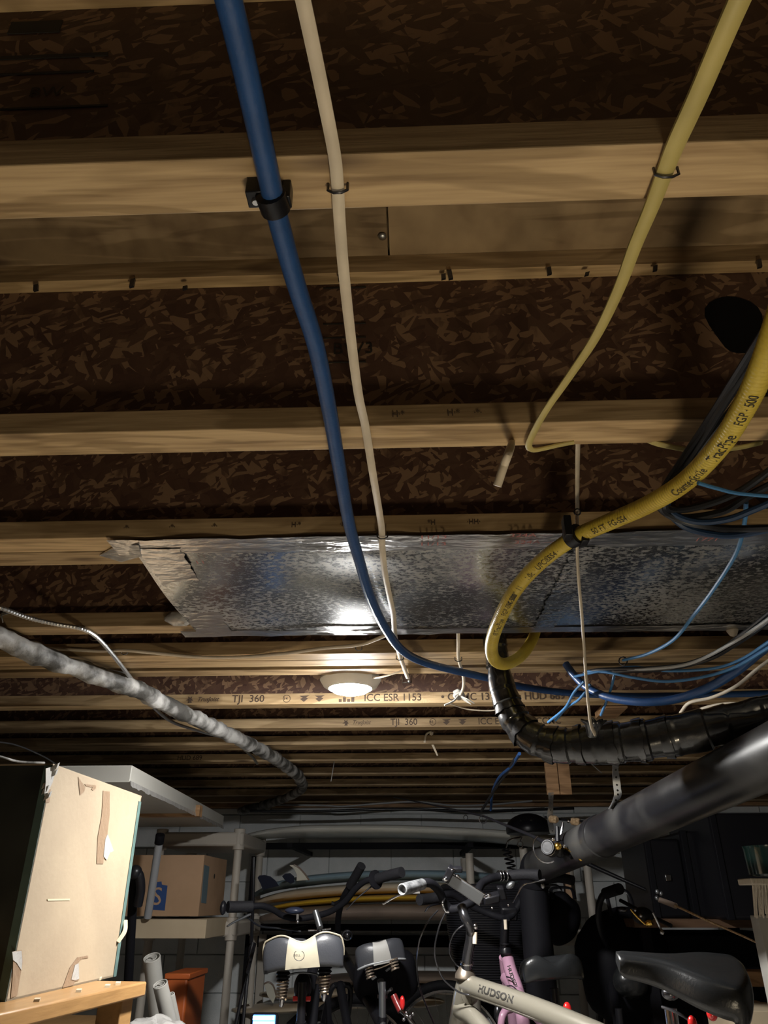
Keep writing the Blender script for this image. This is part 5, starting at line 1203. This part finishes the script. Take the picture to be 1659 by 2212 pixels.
text_wrap('HUDSON', .026, pathC, .0290, best[1], .0, C0, 'printed_lettering', 'ink', C_, stretch=1.45, bold=.0009)
m_ = MB(); a = pd(1030, 2190, 2.3); m_.tube(sm([pd(992, 2180, 2.33), pd(1030, 2205, 2.25), pd(1100, 2300, 2.1)], 6), .026, 18); m_.build('down_tube', 'champagne', C_)
m_ = MB(); m_.lathe([(.030, -.004), (.034, -.002), (.034, .002), (.030, .004)], 22, pd(1016, 2144, 2.31), (tp[4]-tp[0])); m_.build('weld_bead', 'champagne', C_)
barpart(C_, ds([(1040, 2142, 2.27), (1046, 2150, 2.24), (1058, 2156, 2.20)]), .006, 'chrome', 'cable_guide', flat=.6)
# quill stem
barpart(C_, ds([(1007, 2092, 2.33), (1011, 2060, 2.33), (1016, 2035, 2.33), (1018, 2015, 2.33)]), .0165, 'gunmetal', 'stem')
barpart(C_, ds([(1018, 2018, 2.33), (1014, 2000, 2.32), (1004, 1980, 2.33), (997, 1958, 2.36)]), .0150, 'gunmetal', 'stem_arm')
m_ = MB(); m_.lathe([(.007, -.016), (.0075, .016)], 12, pd(1026, 2026, 2.31), (.08, 0, 1)); m_.build('stem_bolt', 'cream', C_)
m_ = MB(); c = pd(1027, 2001, 2.32); m_.sphere(c, .009, n=10, m=8); m_.build('cap_bolt', 'chrome', C_)
barpart(C_, ds([(908, 1908, 2.36), (930, 1908, 2.38), (948, 1924, 2.40), (958, 1945, 2.41), (970, 1962, 2.41), (985, 1964, 2.40), (1005, 1956, 2.40), (1024, 1945, 2.42), (1032, 1926, 2.46), (1042, 1908, 2.50), (1062, 1897, 2.52), (1090, 1893, 2.54), (1104, 1893, 2.55)]), .0135, 'blkm')
g0, g1 = pd(868, 1922, 2.26), pd(912, 1910, 2.36)
m_ = MB(); dd = (g1-g0).normalized(); LL = (g1-g0).length; m_.lathe([(.0105, .018), (.0125, .002), (.0145, .0), (.0172, .003), (.0176, LL*.5), (.0165, LL), (.012, LL+.002)], 28, g0, dd); m_.build('handlebar_grip', 'gripgrey', C_)
barpart(C_, ds([(1100, 1892, 2.55), (1130, 1889, 2.53), (1166, 1890, 2.50)]), .0175, 'silverplastic' if False else 'rubber', 'handlebar_grip')
lever(C_, ds([(905, 1922, 2.33), (885, 1929, 2.30), (862, 1934, 2.27), (845, 1942, 2.25), (828, 1953, 2.23)]), 'chrome', .0052)
m_ = MB(); m_.obox(pd(898, 1925, 2.34), RT*.014, UP*.005, FW*.008); m_.build('lever_mount', 'chrome', C_, bevel=.002)
lever(C_, ds([(1176, 1900, 2.5), (1150, 1906, 2.48), (1130, 1912, 2.46), (1118, 1932, 2.44), (1108, 1950, 2.42)]), 'chrome', .004)
for k, (x, y) in enumerate(((1078, 1892), (1084, 1892), (1092, 1892))):
    m_ = MB(); m_.lathe([(.016, -.002), (.0175, 0), (.016, .002)], 18, pd(x, y, 2.53), pd(1100, 1892, 2.55)-pd(1062, 1897, 2.52)); m_.build('grip_ring', 'chrome', C_)
m_ = MB(); m_.sphere(pd(1103, 1912, 2.44), .017, .010, .010, n=14, m=8, ax=(RT*.8+UP*.6, UP*.8-RT*.6, FW)); m_.build('mirror_mount', 'alu', C_)
# phone holder plate above the bar
pa, pb_ = pd(970, 1896, 2.34), pd(1042, 1944, 2.30); m_ = MB(); dx = (pb_-pa).normalized(); upv = (UP*.80+RT*.45-FW*.25); upv = (upv-dx*upv.dot(dx)).normalized(); nv_ = dx.cross(upv)
ph_ = m_.obox((pa+pb_)/2, dx*(pb_-pa).length/2, upv*.0205, nv_*.005); m_.build('phone_holder_plate', 'alu', C_, bevel=.003)
for s_ in (-1, 1): m_ = MB(); m_.tube([pa+upv*.0205*s_-nv_*.0, pb_+upv*.0205*s_], .0028, 8); m_.build('plate_edge', 'chrome', C_)
for x, y, r_ in ((962, 1900, .010), (977, 1880, .010), (988, 1892, .007), (1046, 1936, .008), (1056, 1934, .009)):
    m_ = MB(); m_.sphere(pd(x, y, 2.32), r_, r_*.8, r_*.6, n=10, m=8); m_.build('holder_bolt', 'chrome', C_)
m_ = MB(); m_.obox(pd(970, 1888, 2.33), dx*.012, upv*.026, nv_*.012); m_.obox(pd(985, 1878, 2.33), RT*.02, UP*.008, FW*.01); m_.build('holder_jaw', 'blk', C_, bevel=.004)
m_ = MB(); m_.obox(pd(1062, 1940, 2.42), RT*.026+UP*.006, UP*.013, FW*.016); m_.obox(pd(1032, 1938, 2.44), RT*.018, UP*.016, FW*.016); m_.obox(pd(1084, 1928, 2.46), RT*.012, UP*.020-RT*.006, FW*.012); m_.build('bar_clamp', 'blk', C_, bevel=.005)
m_ = MB()
for pts in ([(960, 1940, 2.4), (956, 1952, 2.38), (962, 1968, 2.38), (970, 1970, 2.38)],): m_.tube(sm(ds(pts), 6), .004, 8)
m_.build('cable_ferrule', 'chrome', C_)
for pts in ([(946, 1966, 2.36), (925, 1990, 2.33), (908, 2025, 2.31), (902, 2060, 2.32), (901, 2100, 2.36), (912, 2150, 2.42), (945, 2230, 2.5)],
            [(962, 1972, 2.36), (950, 1998, 2.34), (940, 2040, 2.32), (941, 2075, 2.31), (958, 2115, 2.30), (990, 2142, 2.28), (1020, 2150, 2.27), (1048, 2152, 2.24)],
            [(1002, 1998, 2.36), (984, 2012, 2.36), (973, 2035, 2.37), (972, 2060, 2.38), (984, 2082, 2.38), (995, 2092, 2.37)]):
    barpart(C_, ds(pts), .0026, 'gunmetal', 'brake_cable', 8)
saddle(C_, pd(1618, 2092, 1.56), V((-1, .30, 0)), .225, .268, .072, 'saddleblack', roll=math.radians(13), groove=.002, pitch=math.radians(8), nose=.032, kick=.004)
barpart(C_, ds([(1425, 2118, 1.66), (1432, 2132, 1.65), (1446, 2140, 1.66), (1470, 2142, 1.66), (1500, 2145, 1.64)]), .0035, 'chrome', 'saddle_rail')
m_ = MB(); m_.sphere(pd(1448, 2146, 1.68), .020, .018, .014, n=14, m=8); m_.tube(ds([(1430, 2175, 1.7), (1452, 2182, 1.68), (1478, 2196, 1.66), (1500, 2212, 1.62)]), .0035, 8); m_.build('seat_clamp', 'gunmetal', C_)
for x, y, zc, a, b in ((1496, 2212, 1.62, .010, .016), (1538, 2190, 1.66, .012, .014)): m_ = MB(); m_.sphere(pd(x, y, zc), a, a, b, n=14, m=8); m_.build('red_reflector', 'red', C_)

# D: pink bicycle
SD = pd(1196, 2125, 2.36); HD_ = pd(1090, 2066, 2.80)
D_, dD, sD = bike('pink bicycle with black stem and dark two-lobed saddle, in front of the basket', SD, HD_, 'pink', head_low=.28)
barpart(D_, ds([(1091, 2064, 2.78), (1089, 2040, 2.78), (1090, 2010, 2.78), (1092, 1985, 2.78)]), .0165, 'blk', 'stem')
m_ = MB(); m_.lathe([(.006, -.016), (.0065, .016)], 10, pd(1092, 1997, 2.755)); m_.build('stem_bolt', 'cream', D_)
m_ = MB(); m_.lathe([(.020, -.014), (.024, -.010), (.022, .010), (.018, .016)], 20, pd(1092, 2052, 2.78)); m_.lathe([(.0185, 0), (.0195, .003), (.0185, .005)], 20, pd(1091, 2041, 2.775)); m_.build('headset', 'blk', D_)
dtp = sm(ds([(1096, 2070, 2.78), (1104, 2100, 2.72), (1118, 2140, 2.66), (1128, 2190, 2.58), (1140, 2290, 2.50)]), 8)
m_ = MB(); m_.tube(dtp, .0235, 18); m_.build('down_tube', 'pink', D_)
m_ = MB(); m_.tube(ds([(1090, 2068, 2.79), (1096, 2120, 2.80), (1108, 2180, 2.80), (1112, 2240, 2.80)]), .0215, 18); m_.build('head_tube', 'pink', D_)
pathD = resample(dtp, .01); text_wrap('HUDSON', .018, pathD, .0240, .052, -.1, C0, 'printed_lettering', 'ink', D_, stretch=1.2, bold=.0006)
m_ = MB(); m_.tube(sm(ds([(1104, 2180, 2.72), (1092, 2184, 2.70), (1084, 2200, 2.68), (1080, 2240, 2.66)]), 6), .013, 12); m_.tube(sm(ds([(1112, 2180, 2.72), (1128, 2184, 2.70), (1136, 2204, 2.68), (1142, 2240, 2.66)]), 6), .012, 12); m_.build('fork_crown', 'pink', D_)
barpart(D_, ds([(1094, 2110, 2.68), (1102, 2112, 2.66), (1108, 2118, 2.65)]), .002, 'blkcable', 'cable_end')
barpart(D_, ds([(1095, 2130, 2.66), (1106, 2130, 2.63), (1116, 2138, 2.62)]), .002, 'blkcable', 'cable_end')
m_ = MB(); m_.sphere(pd(1076, 2190, 2.75), .016, .014, .03, n=12, m=8); m_.build('brake_caliper', 'gunmetal', D_)
barpart(D_, ds([(1092, 1985, 2.8), (1110, 1972, 2.82), (1135, 1930, 2.84), (1155, 1908, 2.84), (1175, 1901, 2.82)]), .0125, 'blkm')
barpart(D_, ds([(1172, 1902, 2.82), (1205, 1896, 2.78), (1238, 1902, 2.74)]), .017, 'rubber', 'handlebar_grip')
lever(D_, ds([(1176, 1914, 2.8), (1196, 1912, 2.78), (1206, 1914, 2.77), (1214, 1924, 2.76)]), 'blk', .005)
m_ = MB(); m_.sphere(pd(1172, 1912, 2.79), .010, .01, .014, n=10, m=8); m_.build('lever_mount', 'chrome', D_)
saddle(D_, pd(1200, 2072, 2.34), V((-.25, 1, 0)), .205, .24, .055, 'saddleblack', roll=math.radians(2), groove=.012, bulge=.014)
m_ = MB(); m_.sphere(pd(1226, 2184, 2.26), .014, .012, .024, n=16, m=10); m_.build('red_reflector', 'red', D_)
m_ = MB(); m_.obox(pd(1098, 1968, 2.84), RT*.032, UP*.026, FW*.03); m_.obox(pd(1128, 1948, 2.86), RT*.030+UP*.010, UP*.018, FW*.02); m_.build('bar_clamp', 'blk', D_, bevel=.008)
for x, y in ((1063, 1961), (1098, 1955)): m_ = MB(); m_.sphere(pd(x, y, 2.74), .005, n=8, m=6); m_.build('bolt', 'chrome', D_)
# second black bar left of the champagne stem: grip and lever
barpart(D_, ds([(906, 1944, 2.75), (925, 1942, 2.78), (946, 1938, 2.80)]), .019, 'rubber', 'handlebar_grip')
barpart(D_, ds([(946, 1938, 2.80), (965, 1932, 2.82), (985, 1936, 2.84), (1020, 1958, 2.85), (1060, 1975, 2.84), (1092, 1985, 2.8)]), .0125, 'blkm')
lever(D_, ds([(950, 1952, 2.80), (935, 1955, 2.77), (925, 1960, 2.75), (918, 1970, 2.74)]), 'blk', .005)

# basket behind the pink bicycle
kb = pd(1082, 2148, 3.02); t = thing('black_basket', 'large black ribbed basket hanging behind the bicycle handlebars', 'basket', kb)
def rr_ring(zz, f, n=40, w=.225, d=.16, e=.55):
    out = []
    for k in range(n):
        a = 2*PI*k/n; c, s_ = math.cos(a), math.sin(a); out.append(kb+V((w*f*math.copysign(abs(c)**e, c), d*f*math.copysign(abs(s_)**e, s_), zz)))
    return out
m_ = MB(); H_ = .40; n_ = 17; vs = []; fs = []
for i in range(n_): vs += rr_ring(H_*i/(n_-1), (.60+.40*(i/(n_-1))**.5))
for i in range(n_-1):
    for k in range(40): fs.append((i*40+k, i*40+(k+1) % 40, (i+1)*40+(k+1) % 40, (i+1)*40+k))
fs.append(tuple(range(39, -1, -1))); m_.add(vs, fs); bk = m_.build('liner', 'blkm', t)
for i in range(1, 46, 1):
    q_ = i/46; pts = rr_ring(H_*q_, (.60+.40*q_**.5)*1.012); m_ = MB(); m_.tube(pts+[pts[0]], .0032 if i < 45 else .008, 5, cap=False); m_.build('weave_band', 'blk', t)
# black rucksack and covers right of the basket
for (x, y, zc, a, b, c, lab) in ((1345, 2080, 3.1, .20, .12, .22, 'large black soft bag behind the big black saddle'), (1215, 1985, 3.3, .10, .08, .10, 'small black bag on the shelf tier')):
    c0 = pd(x, y, zc); t = thing('black_bag', lab, 'bag', c0-V((0, 0, c))); m_ = MB(); m_.sphere(c0, a, b, c, n=26, m=18)
    m_.v = [p+V((noise.noise(p*7), noise.noise(p*7+V((3, 3, 3))), noise.noise(p*7+V((6, 6, 6)))))*.03 for p in m_.v]; m_.build('bag_body', 'blkm', t)
    m_ = MB(); m_.tube(sm([c0+V((-.05, -b, c*.8)), c0+V((-.04, -b*.6, c*1.2)), c0+V((.04, -b*.6, c*1.2)), c0+V((.05, -b, c*.8))], 6), .008, 8, flat=.4); m_.build('carry_loop', 'blk', t)
# bicycle bar standing at the right
SG = pd(1335, 2170, 2.75); HG = pd(1308, 2040, 3.15)
G_, dG, sG = bike('black bicycle mostly hidden behind the big saddle, its bar end curving up', SG, HG, 'blk')
barpart(G_, ds([(1325, 2060, 3.1), (1306, 2030, 3.0), (1296, 2000, 2.95), (1293, 1965, 2.9), (1300, 1938, 2.86), (1312, 1928, 2.84)]), .0125, 'blk')
barpart(G_, ds([(1308, 1930, 2.84), (1325, 1924, 2.80), (1338, 1920, 2.76)]), .020, 'rubber', 'handlebar_grip')
m_ = MB(); m_.sphere(pd(1362, 2120, 2.9), .07, .05, .06, n=18, m=12); m_.build('saddle', 'saddleblack', G_)
# bare wheels leaning on the lower rack
for x, y, zc, lab in ((968, 2290, 3.75, 'spoked bicycle wheel leaning upright under the lower surfboards'), (770, 2335, 3.55, 'spoked bicycle wheel mostly out of view below the small saddle')):
    c = pd(x, y, zc); R_ = .34; c = V((c.x, c.y, .40 if x > 900 else .36)); t = thing('spare_wheel', lab, 'wheel', V((c.x, c.y, c.z-R_)), 'wheels under the surfboards'); wheel(c, (.12, 1, .02), R_, t, 'tyre')
# fishing rods and reels
def reel(t, c, s_, gold=True, flip=1):
    c = V(c); m_ = MB(); m_.lathe([(.010, -.02), (.024, -.018), (.026, -.012), (.018, -.008), (.018, .010), (.025, .014), (.022, .020)], 24, c, (-.5, -.75, .1)); m_.build('spool', 'blk', t); m_ = MB(); m_.ring(c+V((-.5, -.75, .1)).normalized()*.012, .0215, .0042, (-.5, -.75, .1), 26, 6); m_.build('line_winding', 'spring', t); m_ = MB(); m_.ring(c+V((-.5, -.75, .1)).normalized()*.019, .018, .0022, (-.5, -.75, .1), 24, 5); m_.build('spool_lip', 'alu', t)
    m_ = MB(); m_.sphere(c+V((.035, .03, .0)), .024, .02, .028, n=14, m=10); m_.tube([c+V((.03, .02, .02)), c+V((.035, .03, .065))], .007, 8); m_.build('reel_body', 'blk', t)
    m_ = MB(); m_.ring(c+V((-.012, -.01, 0)), .043, .0024, (-.25, -1, .1), 26, 6, 0.6, 3.6); m_.build('bail', 'chrome', t)
    m_ = MB(); m_.tube(sm([c+V((.045, .01, 0)), c+V((.065, -.02, -.012)), c+V((.085, -.03, -.03))], 5), .004, 6); m_.sphere(c+V((.087, -.032, -.032)), .008, n=10, m=6); m_.sphere(c+V((.022, -.022, .004)), .012, n=12, m=8); m_.build('crank_knob', 'gold', t)
    for a in (0, 2, 4): m_ = MB(); m_.sphere(c+V((.022*math.cos(a)+.02, -.015, .022*math.sin(a)+.005)), .006, n=8, m=6); m_.build('bolt', 'chrome', t)
ra = thing('fishing_rod', 'dark fishing rod with ring guides sloping up along the top surfboard', 'rod', pd(1190, 1832, 3.0))
m_ = MB(); rp = ds([(1236, 1850, 2.34), (1190, 1826, 2.44), (1150, 1806, 2.54), (1045, 1763, 2.85), (930, 1738, 3.2), (850, 1722, 3.45)]); m_.tube(rp, [.009, .008, .006, .004, .003, .002], 10); m_.build('blank', 'blk', ra)
for x, y, zc, R_ in ((1043, 1770, 2.84, .015), (1006, 1766, 2.97, .009)): m_ = MB(); m_.ring(pd(x, y, zc), R_, .0018, (.5, .8, .1), 18, 5); m_.build('line_guide', 'gunmetal', ra)
reel(ra, pd(1188, 1832, 2.36), 1)
rb = thing('fishing_rod', 'cork-handled fishing rod hanging beside the drain pipe', 'rod', pd(1220, 1772, 3.2))
m_ = MB(); m_.tube(ds([(1176, 1765, 3.43), (1210, 1770, 3.42), (1256, 1774, 3.38), (1340, 1786, 3.3)]), .005, 8); m_.build('blank', 'blk', rb)
for x0, x1, y in ((1187, 1204, 1769), (1233, 1253, 1774)): m_ = MB(); a, b = pd(x0, y, 3.41), pd(x1, y+1.5, 3.38); d = b-a; m_.lathe([(.010, 0), (.016, d.length*.15), (.017, d.length*.8), (.012, d.length)], 18, a, d); m_.build('cork_grip', 'cork', rb)
m_ = MB(); m_.tube(ds([(1216, 1776, 3.40), (1213, 1795, 3.39), (1210, 1806, 3.38)]), .006, 8); m_.lathe([(.009, -.004), (.010, .004)], 12, pd(1227, 1773, 3.40), (1, 0, 0)); m_.build('reel_foot', 'chrome', rb)
rc = thing('fishing_rod', 'fishing rod with a gold reel lying across the black bag', 'rod', pd(1400, 1990, 2.6))
m_ = MB(); m_.tube(ds([(1340, 1945, 2.75), (1372, 1962, 2.68), (1450, 2000, 2.55)]), .007, 8); m_.build('blank', 'blk', rc)
m_ = MB(); m_.tube(sm(ds([(1362, 1964, 2.58), (1372, 1976, 2.57), (1384, 1988, 2.56), (1394, 1997, 2.55)]), 5), .0065, 8, flat=.6); m_.lathe([(.010, -.01), (.012, 0), (.008, .012)], 14, pd(1402, 1994, 2.56), (.6, -.5, .1)); m_.build('gold_frame', 'gold', rc)
m_ = MB(); m_.sphere(pd(1388, 1978, 2.6), .038, .03, .028, n=16, m=10); m_.build('reel_body', 'blk', rc)
m_ = MB(); m_.tube(sm(ds([(1410, 1972, 2.56), (1418, 1988, 2.55), (1426, 2005, 2.54), (1432, 2013, 2.53)]), 5), .0045, 8); m_.sphere(pd(1430, 2014, 2.53), .008, n=10, m=6); m_.sphere(pd(1384, 1978, 2.55), .006, n=8, m=6); m_.sphere(pd(1372, 1966, 2.56), .005, n=8, m=6); m_.build('crank', 'chrome', rc)
m_ = MB(); m_.sphere(pd(1345, 1965, 2.72), .018, .012, .010, n=12, m=8); m_.build('handle_end', 'gunmetal', rc)
rd = thing('fishing_rod', 'tan fishing rod sloping down past the black cases', 'rod', pd(1550, 1990, 2.5))
m_ = MB(); m_.tube(ds([(1458, 1956, 2.7), (1520, 1985, 2.55), (1600, 2020, 2.4), (1700, 2066, 2.2)]), [.0045, .004, .0035, .003], 8); m_.build('blank', 'cork', rd)
m_ = MB(); m_.tube(ds([(1425, 1944, 2.78), (1442, 1950, 2.74), (1460, 1957, 2.7)]), .010, 12); m_.build('handle', 'boardbrown', rd)
for x, y in ((1420, 1926), (1428, 1930), (1419, 1940)): m_ = MB(); m_.sphere(pd(x, y, 2.78), .009, n=10, m=6); m_.build('handle_stud', 'alu', rd)
re_ = thing('fishing_rod', 'black fishing rod sloping down from the end of the drain pipe', 'rod', pd(1320, 1890, 3.3))
m_ = MB(); m_.tube(ds([(1240, 1852, 3.35), (1300, 1880, 3.3), (1345, 1900, 3.25), (1395, 1922, 3.2)]), [.010, .009, .008, .006], 10); m_.build('blank', 'blk', re_)
# coiled cable lock and helmet
t = thing('coiled_cable_lock', 'black coiled cable lock hanging beside the beige post', 'lock', pd(1098, 1860, 3.6))
m_ = MB(); n = 16*6; c0 = pd(1093, 1832, 3.86); m_.tube([c0+V((.022*math.cos(2*PI*i/16)+.0003*i, .022*math.sin(2*PI*i/16), -.0013*i)) for i in range(n+1)], .0042, 6); m_.build('coil', 'blk', t)
m_ = MB(); m_.tube(sm([pd(1093, 1832, 3.86), pd(1100, 1815, 3.87), pd(1126, 1808, 3.9)], 5), .0042, 6); m_.ring(pd(1124, 1824, 3.86), .014, .003, (0, 1, 0), 16, 6); m_.tube(ds([(1124, 1817, 3.86), (1128, 1808, 3.89)]), .003, 6); m_.build('lock_ring', 'chrome', t)
hc = pd(1142, 1793, 4.1); t = thing('bicycle_helmet', 'glossy black helmet resting on the top surfboard', 'helmet', hc)
m_ = MB(); m_.sphere(hc, .125, .15, .085, n=28, m=16); m_.v = [V((p.x, p.y, max(p.z, hc.z-.02))) for p in m_.v]; m_.build('helmet_shell', 'blk', t)
for i in (-1, 0, 1): m_ = MB(); m_.sphere(hc+V((i*.05, -.12+abs(i)*.02, .035)), .014, .02, .010, n=10, m=6); m_.build('vent', 'ink', t)
